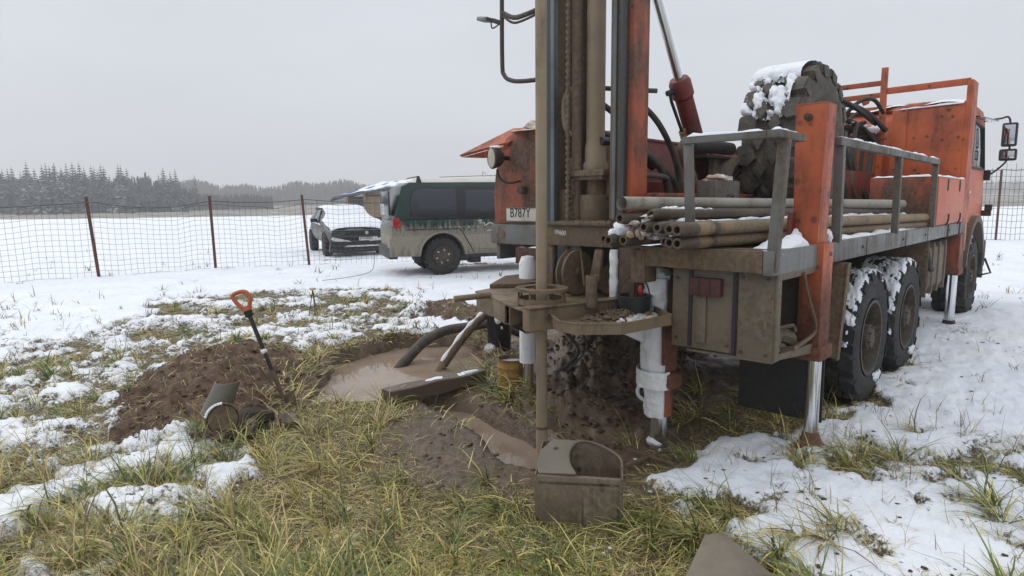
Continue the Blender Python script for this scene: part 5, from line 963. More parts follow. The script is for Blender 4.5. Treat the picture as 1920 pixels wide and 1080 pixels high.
b = MB(); b.prism([(2.56, -.78, .66), (2.50, -.80, .74), (2.56, -.42, .72), (2.57, -.45, .65)], (.02, 0, 0)); b.build('headlight', M['glass_dark'], car, bevel=.005)
ct = MB(); ct.lathe((0, 0, 0), (0, 1, 0), [(.21, -.1), (.30, -.11), (.325, -.08), (.325, .08), (.30, .11), (.21, .1)], 28, closed=True); ctm = ct.mesh('tyre', M['rubber'])
cr = MB()
for k in range(10): a = k*math.pi/5; cr.bar((.03*math.cos(a), -.09, .03*math.sin(a)), (.205*math.cos(a), -.10, .205*math.sin(a)), .03, .02, up=(0, 1, 0))
cr.lathe((0, 0, 0), (0, 1, 0), [(.19, -.1), (.215, -.1), (.215, .1), (.19, .1)], 28, closed=True); crm = cr.mesh('rim', M['hub'])
for x in (1.75, -1.0):
    for y in (-.775, .775):
        w = empty('wheel'); w.parent = car; w.location = (x, y, .325); w.rotation_euler = (0, 0, 0 if y < 0 else math.pi)
        for mm in (ctm, crm): o = bpy.data.objects.new(mm.name.split('.')[0], mm); col.objects.link(o); o.parent = w
    for y in (-1, 1): b = MB(); b.lathe((x, y*.80, .36), (0, 1, 0), [(.37, -.08), (.37, .080), (.0, .080), (.0, -.08)], 28, cap=False); b.build('wheel_well', M['carblack'], car)
# ------------------------------------------------------------------ shed with a blue roof
shd = empty('shed', (-9.9, 36.0, gz(-9, 36)), 0, 'unfinished plank shed with a sloping blue roof dusted with snow, behind the parked cars', 'shed')
M['plank'] = worn('raw_plank', (.36, .27, .165), (.26, .19, .12), dirt_lo=.6, dirt_hi=.8, dirt=(.14, .11, .08), rough=.8, streak=1)
M['plank_dark'] = worn('dark_plank', (.14, .12, .10), (.10, .085, .07), dirt_lo=.6, dirt_hi=.8, rough=.85)
pm = {}
def plankmesh(L_, mat):
    if (L_, mat) not in pm: b = MB(); b.box(0, L_, -.02, .02, -.085, .085); pm[(L_, mat)] = b.mesh('plank', M[mat])
    return pm[(L_, mat)]
for k in range(10):
    for L_, mt, x, y in ((4.2, 'plank', 1.6, .45), (.95, 'plank_dark', .6, .9)):  # short dark row fills the opening, its shade put into the plank colour
        o = bpy.data.objects.new('plank', plankmesh(2.9 if L_ > 2 else L_, mt)); col.objects.link(o); o.parent = shd; o.location = (x, y, .12+.185*k); o.rotation_euler = (0, random.uniform(-.004, .004), 0)
for x in (.62, 1.62, 4.4): b = MB(); b.box(x, x+.14, .30, .42, 0, 1.72+.155*x); b.build('post', M['plank'], shd, bevel=.01)
b = MB(); b.prism([(1.6, .5, 1.95), (4.5, .5, 1.95), (4.5, .5, 2.45), (1.6, .5, 2.0)], (0, .05, 0)); b.prism([(1.6, 1.0, 0), (4.4, 1.0, 0), (4.4, 1.0, 2.4), (1.6, 1.0, 1.95)], (0, 3.5, 0)); b.build('wall', M['plank'], shd)
RF = [A(.0, 0, 1.83), A(4.6, -.1, 2.56), A(3.9, 6.0, 2.92), A(1.6, 6.0, 2.78)]
rq = lambda u, v, dz=0: tuple((RF[0]*(1-u)+RF[1]*u)*(1-v)+(RF[3]*(1-u)+RF[2]*u)*v+A(0, 0, dz))
b = MB(); b.grid(12, 8, lambda u, v: rq(u, v)); b.grid(12, 8, lambda u, v: rq(u, v, -.07)); rf = b.build('roof', plain('blue_roof_sheet', (.06, .14, .36), .45), shd)
b = MB(); b.bar(rq(0, 0, -.05), rq(1, 0, -.05), .05, .10); b.build('eaves_board', M['plank_dark'], shd)
mr = plain('blue_roof_rib', (.08, .17, .40), .45)
for k in range(16): b = MB(); b.bar(rq(k/15, 0, .015), rq(k/15, 1, .015), .05, .03); b.build('roof_rib', mr, rf)
b = MB(); b.grid(40, 20, lambda u, v: rq(.02+.96*u, .05+.93*v, .03+.045*math.sin(u*17+v*4)*math.sin(u*7+2+v*9)+.02*v)); tag(b.build('snow', M['snow'], shd, fixn=False), kind='stuff')
for k in range(6): b = MB(); b.bar(rq(k/5, -.03, -.12), rq(k/5, .9, -.12), .05, .12); b.build('rafter', M['plank_dark'], shd)
# ------------------------------------------------------------------ fences
M['rustpost'] = worn('rusty_fence_post', (.12, .040, .022), (.085, .035, .022), dirt_lo=.6, dirt_hi=.8, rough=.8); M['wire'] = plain('dark_fence_wire', (.07, .065, .06), .5)
fence = empty('wire_fence', (0, 0, 0), 0, 'long sagging wire mesh fence on thin rusty posts crossing the snowy field', 'fence')
FP = [(-13.4, 11.6, -.01, .0), (-8.94, 13.78, -.06, .0), (-7.11+.0, 15.31, -.01, .0), (-5.0, 15.75, -.05, .0), (-1.7, 16.6, .0, .0), (1.6, 17.4, .0, 0), (5.2, 18.3, 0, 0)]
for x, y, lean, _ in FP:
    z = gz(x, y); b = MB(); b.obox((0, 0, .8), (.025, 0, 0), (0, .025, 0), (0, 0, .92)); o = b.build('post', M['rustpost'], fence, bevel=.004, loc=(x, y, z)); o.rotation_euler = (0, lean, 0)
rs = np.random.default_rng(21)
def wirepanel(p, q, seed, sag=.10, hgt=1.52, sp=.115, parent=fence, th=.0034, wav=.05):
    rs = np.random.default_rng(seed); p = A(*p); q = A(*q); L = float(np.hypot(*(q-p)[:2])); nseg = max(4, int(L/.35)); zg0 = gz(*p[:2]); zg1 = gz(*q[:2]); ph = rs.uniform(0, 6, 4); nr = [-(q-p)[1]/L, (q-p)[0]/L]
    def P(u, w):   # w 0..1 height
        s = math.sin(math.pi*u); zz = zg0*(1-u)+zg1*u+w*hgt-sag*s*w+wav*w*math.sin(u*7+ph[0])*s+.02*math.sin(u*23+ph[1]); off = .05*math.sin(u*5+ph[2]+3*w)*s
        return (p[0]+(q[0]-p[0])*u+nr[0]*off, p[1]+(q[1]-p[1])*u+nr[1]*off, zz)
    b = MB(); nh = int(hgt/sp)
    for i in range(nh+1):
        w = i/nh; t_ = th*(2.1 if i == nh else 1)
        b.tube([P(k/nseg, w) for k in range(nseg+1)], t_, 3, cap=False)
    nv_ = int(L/.125)
    for j in range(nv_+1):
        u = j/nv_; top = 1.0+(rs.uniform(0, .05) if rs.uniform() < .8 else rs.uniform(.03, .12)); b.tube([P(u, 0), P(u, .5), P(u, top)], th, 3, cap=False)
    o = b.build('wire_mesh', M['wire'], parent, smooth=False, fixn=False); tag(o, kind='stuff'); return P
for i in range(len(FP)-1): wirepanel(FP[i][:2], FP[i+1][:2], i+2)
b = MB()
for i in range(len(FP)-1):
    p, q = FP[i], FP[i+1]; P = [(p[0]+(q[0]-p[0])*u, p[1]+(q[1]-p[1])*u, gz(p[0], p[1])*(1-u)+gz(q[0], q[1])*u+1.60-.10*math.sin(math.pi*u)*(1+.5*math.sin(i*2.1))) for u in np.linspace(0, 1, 10)]
    b.tube(P, .009, 5)
b.build('top_wire', M['wire'], fence)
fr = empty('mesh_fence', (0, 0, 0), 0, 'taller welded wire mesh fence beyond the cab at the right edge', 'fence')
FR = [(13.2, 23.0), (16.2, 21.4), (19.4, 19.4)]
for x, y in FR: b = MB(); b.box(-.025, .025, -.025, .025, -.1, 2.3); b.build('post', M['rustpost'], fr, loc=(x, y, gz(x, y)))
for i in range(2): wirepanel(FR[i], FR[i+1], 50+i, sag=.02, hgt=2.30, sp=.20, parent=fr, th=.007, wav=.0)
# ------------------------------------------------------------------ shovel stuck in the heap
def frame3(o, z, x=(1, 0, 0)):
    z = nz(A(*z)); x = A(*x); x = nz(x-z*float(x@z)); y = np.cross(z, x); return Matrix(((x[0], y[0], z[0], o[0]), (x[1], y[1], z[1], o[1]), (x[2], y[2], z[2], o[2]), (0, 0, 0, 1)))
zs = gz(-1.93, 5.0); zs = gz(-1.80, 4.88); base = A(-1.80, 4.88, zs-.02); topp = A(-2.08, 4.92, .82)
sh = empty('shovel', mat=frame3(base, topp-base), label='spade with an orange D-grip and black shaft standing in the earth beside the mound', cat='shovel')
Ls = float(np.linalg.norm(topp-base))
b = MB(); b.tube([(0, 0, .26), (0, 0, Ls-.07)], [.015, .017], 12); b.build('shaft', plain('black_shaft', (.014, .014, .014), .35), sh)
b = MB(); b.tube([(0, 0, .02), (.0, .0, .10), (0, 0, .28)], [.012, .017, .020], 12); b.build('socket', M['mudsteel'], sh)
b = MB(); b.lathe((0, 0, Ls-.10), (0, 0, 1), [(.03, 0), (.036, .015), (.03, .025), (.036, .04), (.03, .05)], 14); b.build('collar', M['rubber'], sh)
b = MB(); b.tube(cat_rom([(.015, 0, Ls-.06), (.03, 0, Ls-.02), (.055, 0, Ls+.03), (.045, 0, Ls+.085), (0, 0, Ls+.105), (-.06, 0, Ls+.10), (-.065, 0, Ls+.07), (-.05, 0, Ls+.02), (-.02, 0, Ls-.03), (.0, 0, Ls-.06)], 5), .0165, 10); b.lathe((0, 0, Ls-.065), (0, 0, 1), [(.026, 0), (.03, .03), (.02, .05)], 14)
b.build('grip', worn('orange_grip', (.50, .13, .03), (.42, .10, .028), dirt_lo=.55, dirt_hi=.7, rough=.5), sh)
b = MB(); b.grid(8, 8, lambda u, v: ((v-.5)*.2*(1-.25*u), .02*math.sin(math.pi*v)-.01, .06-.26*u)); b.grid(8, 8, lambda u, v: ((v-.5)*.2*(1-.25*u), .02*math.sin(math.pi*v)-.013, .06-.26*u)); b.build('blade', M['mudsteel'], sh)
b = MB(); lump(b, (.0, -.004, .44), (.024, .024, .022), 3, 10, 8, .3); tag(b.build('snow', M['snow'], sh), kind='stuff')
rd = empty('thin_rod', mat=frame3((-1.62, 5.12, gz(-1.62, 5.12)-.02), A(-2.05, 4.98, .71)-A(-1.62, 5.12, .03)), label='thin bent brown rod leaning against the neck of the spade', cat='rod')
b = MB(); b.tube(cat_rom([(0, 0, -.03), (.01, 0, .2), (-.004, .004, .5), (.006, 0, .76), (0, 0, .80)], 4), .0065, 6); b.build('rod_shaft', M['mudsteel'], rd)
# small stake with a pale top
sk = empty('marker_stake', (-2.72, 8.65, gz(-2.72, 8.65)), 0, 'little three-legged wire marker with a pale top standing in the snow', 'stake')
b = MB(); b.cyl((0, 0, .39), (0, 0, .425), .045, n=12); b.build('top', plain('pale_wood', (.55, .45, .30), .7), sk, bevel=.008)
for x, y in ((.055, 0), (-.085, .02), (.0, .07)): b = MB(); b.tube([(0, 0, .40), (x, y, -.02)], .0065, 5); b.build('leg', M['wire'], sk)
# ------------------------------------------------------------------ cans, buckets, boards
cz = gz(-.02, 5.35); cz = gz(-.01, 5.30); can = empty('paint_can', (-.012, 5.36, cz-.012), .4, 'rusty yellow metal can full of pale water on the grassy bank', 'can')
b = MB(); b.lathe((0, 0, 0), (0, 0, 1), [(0, 0), (.122, 0), (.125, .006), (.122, .012), (.122, .10), (.125, .105), (.122, .11), (.122, .165), (.125, .17), (.122, .175), (.123, .225), (.128, .23), (.128, .238), (.118, .236), (.117, .02), (0, .02)], 40, cap=False); b.build('can_body', worn('rusty_yellow_can', (.36, .22, .05), (.26, .14, .035), dirt_lo=.5, dirt_hi=.66, dirt=(.11, .06, .03), rough=.5, streak=.4), can)
b = MB(); b.lathe((0, 0, .205), (0, 0, 1), [(.117, 0), (0, .001)], 30, cap=False); b.build('pale_water', NT('pale_water').set((.60, .58, .56), .12), can)
b = MB(); b.lathe((0, 0, 0), (0, 0, 1), [(.129, .232), (.129, .242), (.116, .242), (.116, .21)], 36, cap=False); b.build('rim', M['mudsteel'], can)
bz = gz(-.14, 6.45); bb = empty('black_bucket', (-.14, 6.52, bz), .0, 'upturned black plastic bucket streaked with snow, standing under the left side of the table', 'bucket')
b = MB(); b.lathe((0, 0, 0), (0, 0, 1), [(.0, 0), (.118, 0), (.12, .01), (.128, .36), (.134, .365), (.134, .385), (.125, .385), (.12, .02), (0, .02)], 32, cap=False); b.build('bucket_wall', worn('black_plastic', (.012, .012, .013), dirt_lo=.66, dirt_hi=.74, dirt=(.45, .43, .40), rough=.35), bb)
b = MB(); lump(b, (-.09, -.11, .03), (.06, .04, .05), 3, 12, 8, .4); lump(b, (-.01, -.13, .33), (.03, .012, .035), 5, 10, 8, .4); lump(b, (.03, -.128, .25), (.012, .008, .015), 6, 8, 6, .4); tag(b.build('snow', M['snow'], bb), kind='stuff')
HBV = .885
hbk = empty('hanging_bucket', mat=Matrix.Translation(Vector(W(-.66, HBV, .81))), label='dark grey bucket with a red knob hanging behind the white ice strip', cat='bucket')
b = MB(); b.lathe((0, 0, -.02), (0, 0, 1), [(0, 0), (.085, 0), (.105, .19), (.11, .19), (.11, .20), (.10, .20), (.08, .01), (0, .01)], 28, cap=False); b.build('bucket_wall', plain('dark_grey_plastic', (.035, .037, .037), .5), hbk)
b = MB(); b.tube(cat_rom([(-.1, 0, .17), (-.07, 0, .26), (0, 0, .30), (.07, 0, .26), (.1, 0, .17)], 4), .005, 6); b.build('handle', M['hub'], hbk); b = MB(); lump(b, (.02, -.09, .225), (.016, .016, .035), 2, 10, 8, .1); b.build('red_knob', plain('red_plastic', (.40, .02, .015), .4), hbk)
# timber beam across the corner of the pit
bm0, bm1 = A(-1.02, 4.93, .058), A(-.28, 5.47, .075); be = empty('timber_beam', mat=frame3(bm0, bm1-bm0, (0, 0, 1)), label='wet timber beam lying across the front corner of the muddy pit', cat='beam')
Lb = float(np.linalg.norm(bm1-bm0)); b = MB()
def beamp(u, v):
    a = 2*math.pi*v+.4; k = .060/max(abs(math.cos(a)), abs(math.sin(a)))*.98; return (max(-.056, min(.056, k*math.cos(a)))+.004*math.sin(u*13+a*2), max(-.075, min(.075, 1.3*k*math.sin(a)))+.004*math.sin(u*9+a), u*Lb)
b.grid(30, 40, beamp, cv=True); b.add([beamp(0, j/40) for j in range(40)], [tuple(range(40))]); b.add([beamp(1, j/40) for j in range(40)], [tuple(range(40))])
b.build('timber', worn('wet_timber', (.12, .088, .062), (.085, .062, .046), dirt_lo=.5, dirt_hi=.7, dirt=(.20, .16, .12), rough=.45, streak=1, bump=.008), be)
b = MB(); snow_ridge(b, (.052, -.02, Lb*.30), (.052, .02, Lb*.95), .09, .016, 5, up=(1, 0, 0), gaps=.25, n=30); snow_ridge(b, (.052, .03, Lb*.75), (.052, .0, Lb*.99), .06, .02, 6, up=(1, 0, 0), gaps=-.1)
tag(b.build('snow', M['snow'], be), kind='stuff')
# two hoses running into the pit
def hose(name, pts, r, mat, label, ribs=False, snow=False):
    e = empty(name, pts[0], 0, label, 'hose'); o0 = A(*pts[0]); P = cat_rom([A(*p)-o0 for p in pts], 24 if ribs else 8); b = MB(); b.tube(P, [r*(1+(.07 if (ribs and i % 2) else 0)) for i in range(len(P))], 14); b.build('hose_body', M[mat], e)
    if snow:
        b = MB(); Q = [p+A(-.02, -.012, r*.52) for p in P[6:-6]]; rs = np.random.default_rng(4); b.tube(Q, [.6*r*(.8+.25*math.sin(i*.9)) for i in range(len(Q))], 10); tag(b.build('snow', M['ice'], e), kind='stuff')
    return e
hose('suction_hose', [(-1.22, 6.35, -.16), (-1.10, 6.5, -.03), (-.95, 6.75, .10), (-.75, 6.95, .17), (-.50, 7.0, .20), (-.2, 6.95, .24), (.2, 6.9, .1)], .052, 'hose', 'ribbed brown suction hose dipping into the far side of the pit', True)
hose('steel_pipe', [(-.78, 6.20, -.16), (-.66, 6.30, .02), (-.50, 6.42, .22), (-.38, 6.50, .34), (-.26, 6.60, .42), (-.1, 6.7, .44)], .045, 'mudsteel', 'snow-crusted discharge pipe sloping down into the pit from the table', False, True)
# cut pipe elbow lying on the left
pe = empty('pipe_elbow', (-1.95, 4.06, gz(-1.95, 4.06)), 0, 'cut grey pipe elbow lying in front of the earth mound, snow on its rim', 'pipe')
ax = nz(A(.22, -.62, .10)); b = MB(); b.lathe((.02, .05, .125), ax, [(.0, -.02), (.085, -.015), (.10, .01), (.108, .10), (.100, .10), (.092, .03), (0, .035)], 34, cap=False); b.build('elbow_mouth', M['mudsteel'], pe)
def neck(u, v, k=1.0): a = math.pi*(v-.5)*1.25; r_ = (.082+.018*(1-u))*k; return (-.055+.085*u+r_*math.sin(a), .10+.02*u-r_*math.cos(a)*.9, .15+.20*u)
b = MB(); b.grid(10, 16, neck); b.grid(10, 16, lambda u, v: neck(u, v, .92)); b.add([neck(1, i/15) for i in range(16)]+[neck(1, i/15, .92) for i in range(16)], [(i, i+1, 17+i, 16+i) for i in range(15)]); b.build('elbow_neck', worn('galvanised_grey', (.17, .155, .125), (.12, .11, .09), dirt_lo=.5, dirt_hi=.7, rough=.6), pe, fixn=False)
b = MB(); b.lathe(A(.02, .05, .125)+ax*.085, ax, [(.0, 0), (.092, .0), (.096, -.01)], 26, cap=False); b.build('clay_plug', M['mudsteel'], pe)
b = MB()
for k in range(26): a_ = random.uniform(0, 6.28); r_ = random.uniform(.05, .17); lump(b, (.02+r_*math.cos(a_)*1.2, .02+r_*math.sin(a_), .02+.05*random.random()), (random.uniform(.015, .05),)*2+(random.uniform(.012, .035),), k, 10, 7, .35)
tag(b.build('clay', plain('wet_clay', (.075, .048, .031), .6, var=.4, bump=.01), pe), kind='stuff')
e1 = nz(np.cross(ax, A(0, 0, 1))); e2 = np.cross(e1, ax); cc_ = A(.02, .05, .125)+ax*.10
b = MB(); b.tube([cc_+e1*.104*math.cos(a)+e2*.104*math.sin(a) for a in np.linspace(.2, 1.6, 18)], [.009*(.6+.6*abs(math.sin(i*1.7))) for i in range(18)], 7); tag(b.build('snow', M['snow'], pe), kind='stuff')
# grey stones by the elbow
M['stone'] = plain('grey_stone', (.17, .145, .12), .85, var=.35, scale=14, bump=.01)
for (x, y, r_, sd_, lb) in ((-1.62, 4.45, (.075, .06, .065), 3, 'small grey stone in the mud right of the pipe elbow'), (-1.86, 4.42, (.13, .10, .075), 8, 'dark clay lump behind the pipe elbow')):
    e = lump(MB(), (0, 0, 0), r_, sd_, 18, 12, .25).build('stone', M['stone'] if sd_ == 3 else plain('dark_clay', (.05, .035, .026), .9), None, loc=(x, y, gz(x, y)+r_[2]*.5)); tag(e, lb, 'stone')
# cut-open jerrycan
jg = gz(.33, 3.1); je = empty('cut_canister', (.335, 3.10, jg-.005), R(-8), 'cut-open grey-brown metal canister lying in the grass before the borehole', 'canister')
je.scale = (1.02, 1.02, 1.10)
M['canister'] = worn('muddy_canister', (.17, .13, .095), (.12, .09, .065), dirt_lo=.45, dirt_hi=.62, dirt=(.25, .20, .14), rough=.5, streak=.5, bump=.012, spots=.8, spotcol=(.045, .028, .018))
fr_ = [(-.17, 0.0), (.15, 0.0), (.185, .015), (.203, .05), (.208, .205), (.195, .228), (-.205, .235), (-.222, .21), (-.218, .06), (-.20, .018)]
b = MB(); b.prism([(x, -.13, z) for x, z in fr_], (0, .03, 0)); b.build('front_wall', M['canister'], je, bevel=.010); b = MB(); b.tube([(.05, -.133, .01), (.06, -.133, .1), (.055, -.133, .19)], .004, 6); b.build('weld_seam', M['canister'], je)
tp = [(-.20, -.12, .237), (-.02, -.12, .238), (-.06, -.02, 0.259), (-.055, .09, 0.279), (-.02, .16, 0.292), (-.15, .17, 0.292), (-.205, .05, 0.276), (-.215, -.05, 0.254)]
b = MB(); b.prism(tp, (0, 0, .006)); b.build('top_wall', worn('chipped_grey_paint', (.17, .15, .12), (.13, .115, .09), dirt_lo=.5, dirt_hi=.7, spots=1., spotcol=(.03, .028, .028), rough=.55), je)
b = MB(); b.prism([(-.215, -.125, 0), (-.215, .17, 0), (-.205, .17, 0.288), (-.215, -.05, 0.254), (-.215, -.125, .235)], (.006, 0, 0)); b.build('side_wall', M['canister'], je); b = MB(); b.prism([(.20, -.125, .0), (.20, .17, 0), (.20, .17, .16), (.20, .05, 0.257), (.20, -.06, 0.253), (.20, -.125, .228)], (.006, 0, 0)); b.build('side_wall', M['canister'], je)
b = MB(); b.prism([(-.21, .17, 0), (.205, .17, 0), (.205, .17, .16), (.12, .17, 0.257), (.0, .17, 0.292), (-.2, .17, 0.288)], (0, .006, 0)); b.box(-.21, .2, -.12, .17, -.004, .004); b.build('back_wall', M['canister'], je)
b = MB(); b.tube(cat_rom([(-.02, -.12, 0.241), (-.055, -.03, 0.261), (-.055, .08, 0.282), (-.01, .16, 0.296), (.08, .165, 0.282), (.16, .10, 0.270), (.20, .03, 0.261), (.203, -.06, 0.253)], 4), .006, 6); b.bar((-.20, -.127, .2), (.19, -.127, .2), .006, .012); b.build('cut_edge', M['canister'], je)
# curved rusty sheet in the foreground
mp = empty('metal_sheet', (.87, 2.45, gz(.86, 2.5)), R(6), 'bent grey metal sheet with a rust stain at the bottom edge of the view', 'metal sheet')
SQ = [A(-.52, -.46, .0), A(.30, -.42, .0), A(.055, .14, .155), A(-.03, .16, .150)]
def sheet(u, v):
    q = (SQ[0]*(1-v)+SQ[1]*v)*(1-u)+(SQ[3]*(1-v)+SQ[2]*v)*u; q[2] += .035*math.sin(math.pi*v)*math.sin(math.pi*min(1, u*.9+.1))+.004*math.sin(7*v+4*u); return tuple(q)
b = MB(); b.grid(16, 20, sheet); b.grid(16, 20, lambda u, v: tuple(np.array(sheet(u, v))-np.array((0, 0, .006))))
b.add([sheet(i/15, 0) for i in range(16)]+[tuple(np.array(sheet(i/15, 0))-A(0, 0, .006)) for i in range(16)], [(i, i+1, 17+i, 16+i) for i in range(15)]); b.add([sheet(i/15, 1) for i in range(16)]+[tuple(np.array(sheet(i/15, 1))-A(0, 0, .006)) for i in range(16)], [(i, i+1, 17+i, 16+i) for i in range(15)]); b.add([sheet(1, i/19) for i in range(20)]+[tuple(np.array(sheet(1, i/19))-A(0, 0, .006)) for i in range(20)], [(i, i+1, 21+i, 20+i) for i in range(19)])
b.build('sheet_body', worn('worn_sheet_metal', (.20, .17, .13), (.12, .10, .08), spots=1., dirt_lo=.56, dirt_hi=.66, dirt=(.30, .14, .045), rough=.6), mp, fixn=False)
# flat steel angle frame by the white jack
zf_ = gz(1.0, 3.9); ff = empty('angle_iron_frame', (1.02, 3.80, zf_+.0), R(38), 'flat muddy steel frame on the ground below the icy jack', 'frame')
b = MB(); b.bar((-.32, -.10, .02), (.45, -.12, .03), .05, .035); b.build('angle_bar', M['mudsteel'], ff, bevel=.004); b = MB(); b.bar((-.10, -.09, .03), (-.14, .28, .03), .02, .02); b.build('angle_bar', M['mudsteel'], ff, bevel=.003); b = MB(); b.bar((-.32, .14, .02), (.10, .12, .03), .02, .02); b.build('angle_bar', M['mudsteel'], ff, bevel=.003); b = MB(); b.bar((-.05, .0, .02), (-.06, .03, .12), .012); b.build('pin', M['mudsteel'], ff)
# loose cable in the snow behind the fence post
e = empty('loose_cable', (-3.3, 13.4, gz(-3.3, 13.4)), 0, 'thin loose wire hanging from the fence down into the snow by the van', 'wire'); b = MB(); b.tube(cat_rom([(.35, .3, .55), (.36, .25, .25), (.30, .1, .06), (.0, -.5, .02), (-.4, -1.0, .02)], 6), .006, 5); b.build('wire_strand', M['wire'], e)
# ------------------------------------------------------------------ grass: every blade real geometry, laid over by snow
def leaf_mat(name, rough=.6):
    t = NT(name); at = t.n('ShaderNodeAttribute', attribute_name='tint'); v = t.coord(); n = t.noise(v, 40, 3); c = t.mix(t.ms(n, .3, .7), at.outputs['Color'], t.mix(.35, at.outputs['Color'], (.05, .04, .02)))
    return t.set(c, rough, 0)
M['grass'] = leaf_mat('grass_blades')
PAL = np.array([(.045, .085, .014), (.095, .15, .022), (.21, .235, .045), (.46, .40, .10), (.58, .48, .21), (.34, .24, .11), (.12, .080, .038)])
def blades(name, x, y, L, az, lean, curl, w, ci, seed, shade=None, zoff=0.0):
    r = np.random.default_rng(seed); n = len(x); z = terrain(x, y)[0]+zoff; K = 4
    P = np.zeros((n, K+1, 3)); P[:, 0] = np.stack([x, y, z-.01], -1); th = lean.copy(); a = az.copy()
    for k in range(1, K+1):
        d = np.stack([np.sin(th)*np.cos(a), np.sin(th)*np.sin(a), np.cos(th)], -1); P[:, k] = P[:, k-1]+d*(L/K)[:, None]; th = np.minimum(th+curl, 1.75); a = a+r.normal(0, .16, n)
    # keep the blades above the ground
    zg = terrain(P[:, 1:, 0].ravel(), P[:, 1:, 1].ravel())[0].reshape(n, K); P[:, 1:, 2] = np.maximum(P[:, 1:, 2], zg+.004+.010*r.random((n, K)))
    side = np.stack([-np.sin(az), np.cos(az), r.normal(0, .35, n)], -1); side /= np.linalg.norm(side, axis=1)[:, None]
    wid = np.array([.8, 1.0, .85, .55])
    V = np.zeros((n, 2*K+1, 3))
    for k in range(K): V[:, 2*k] = P[:, k]+side*(w*wid[k]/2)[:, None]; V[:, 2*k+1] = P[:, k]-side*(w*wid[k]/2)[:, None]
    V[:, 2*K] = P[:, K]; off = (np.arange(n)*(2*K+1))[:, None]
    Q = np.concatenate([off+np.array([[2*k, 2*k+1, 2*k+3, 2*k+2]]) for k in range(K-1)], 0); Tt = off+np.array([[2*K-2, 2*K-1, 2*K]])
    me = bpy.data.meshes.new(name); VV_ = V.reshape(-1, 3).astype(np.float32); me.vertices.add(len(VV_)); me.vertices.foreach_set('co', VV_.ravel())
    loops = np.concatenate([Q.ravel(), Tt.ravel()]).astype(np.int32); tot = np.concatenate([np.full(len(Q), 4), np.full(len(Tt), 3)]).astype(np.int32); st_ = np.concatenate([[0], np.cumsum(tot)[:-1]]).astype(np.int32)
    me.loops.add(len(loops)); me.loops.foreach_set('vertex_index', loops); me.polygons.add(len(tot)); me.polygons.foreach_set('loop_start', st_); me.polygons.foreach_set('loop_total', tot); me.polygons.foreach_set('use_smooth', np.ones(len(tot), bool)); me.update(calc_edges=True)
    c = PAL[ci]*r.uniform(.75, 1.65, n)[:, None]; c = np.repeat(c[:, None], 2*K+1, 1); tip = np.linspace(0, 1, 2*K+1)[None, :, None]; c = c*(1-.15*tip)+np.array((.50, .42, .20))*(.30*tip**2)
    cc = np.concatenate([c, np.ones(c.shape[:2]+(1,))], -1).astype(np.float32); ca = me.color_attributes.new('tint', 'FLOAT_COLOR', 'POINT'); ca.data.foreach_set('color', cc.ravel())
    me.materials.append(M['grass']); o = bpy.data.objects.new(name, me); col.objects.link(o); tag(o, kind='stuff'); return o
def scatter(n, y0, y1, pw, seed, half=.86):
    r = np.random.default_rng(seed); u = r.random(n); k = 1-pw; y = (y0**k+(y1**k-y0**k)*u)**(1/k); x = r.uniform(-half, half, n)*(y+.6); return x, y, r
def grassiness(x, y):
    z, sn, mu, re, dr = terrain(x, y); g = (1-sstep(-.15, .30, sn))*(1-.975*mu)*(1-.86*sstep(.1, .7, re)); wet = np.maximum(sstep(-.10, .02, sdf(x, y, PIT)), sstep(-.08, .02, sdf(x, y, SLOT))); return g*(1-wet), sn, mu
def flow(x, y): return 2.6*fbm(x*.55, y*.55, 2, 91)+.8*fbm(x*2.2, y*2.2, 2, 92)
# flattened mat of old straw
x, y, r = scatter(160000, 1.9, 12, 1.75, 1); g, sn, mu = grassiness(x, y); k = r.random(len(x)) < g*(.75+.6*fbm(x*2, y*2, 3, 77)); x, y = x[k], y[k]; n = len(x); fy = np.clip(y/4.5, .8, 1.9)
gr = fbm(x*.9, y*.9, 3, 31)+.25*r.normal(0, 1, n); ci = np.where(gr > .30, r.integers(0, 4, n), np.where(gr > .05, r.integers(2, 6, n), r.integers(3, 7, n)))
c_ = r.random(n); blades('grass', x, y, r.uniform(.05, .17, n), flow(x, y)*1.3+r.normal(0, 1.2, n)+2.6, r.uniform(1.1, 1.5, n), r.uniform(.05, .35, n), r.uniform(.0026, .0052, n)*fy, ci, 2)
# tufts
cx, cy, r = scatter(4300, 1.9, 12, 1.6, 5); g, sn, mu = grassiness(cx, cy); cl_ = fbm(cx*.8, cy*.8, 3, 55); k = r.random(len(cx)) < g*(.20+1.9*np.clip(cl_+.02, 0, 1)); k &= ~((cx > .08) & (cx < .60) & (cy > 2.72) & (cy < 3.35)) & ~((cx > .3) & (cx < 1.1) & (cy < 2.72)); cx, cy = cx[k], cy[k]
EX = [(-3.05, 6.9), (-2.9, 7.4), (-3.6, 8.3), (-4.3, 9.2), (-1.95, 8.9), (-1.7, 9.2), (-1.5, 8.9), (-1.4, 9.3), (-2.05, 4.02), (-2.15, 4.2), (-1.75, 3.9), (.0, 5.1), (.12, 5.05), (-.15, 5.2), (-.05, 4.9), (.2, 4.95), (.58, 2.9), (.62, 2.8), (.66, 2.95), (.75, 3.0), (1.35, 4.5), (1.25, 4.4), (1.3, 2.75), (1.4, 2.7), (1.5, 2.8), (1.15, 2.6), (2.4, 3.0), (2.3, 2.85), (2.45, 2.7), (-.5, 5.75), (-.42, 5.7), (1.6, 4.6), (1.5, 5.0), (1.8, 4.1), (1.95, 3.6)]
cx = np.concatenate([cx, [p[0] for p in EX]*1]); cy = np.concatenate([cy, [p[1] for p in EX]]); m = len(cx); per = r.integers(14, 36, m); per[-len(EX):] = 40
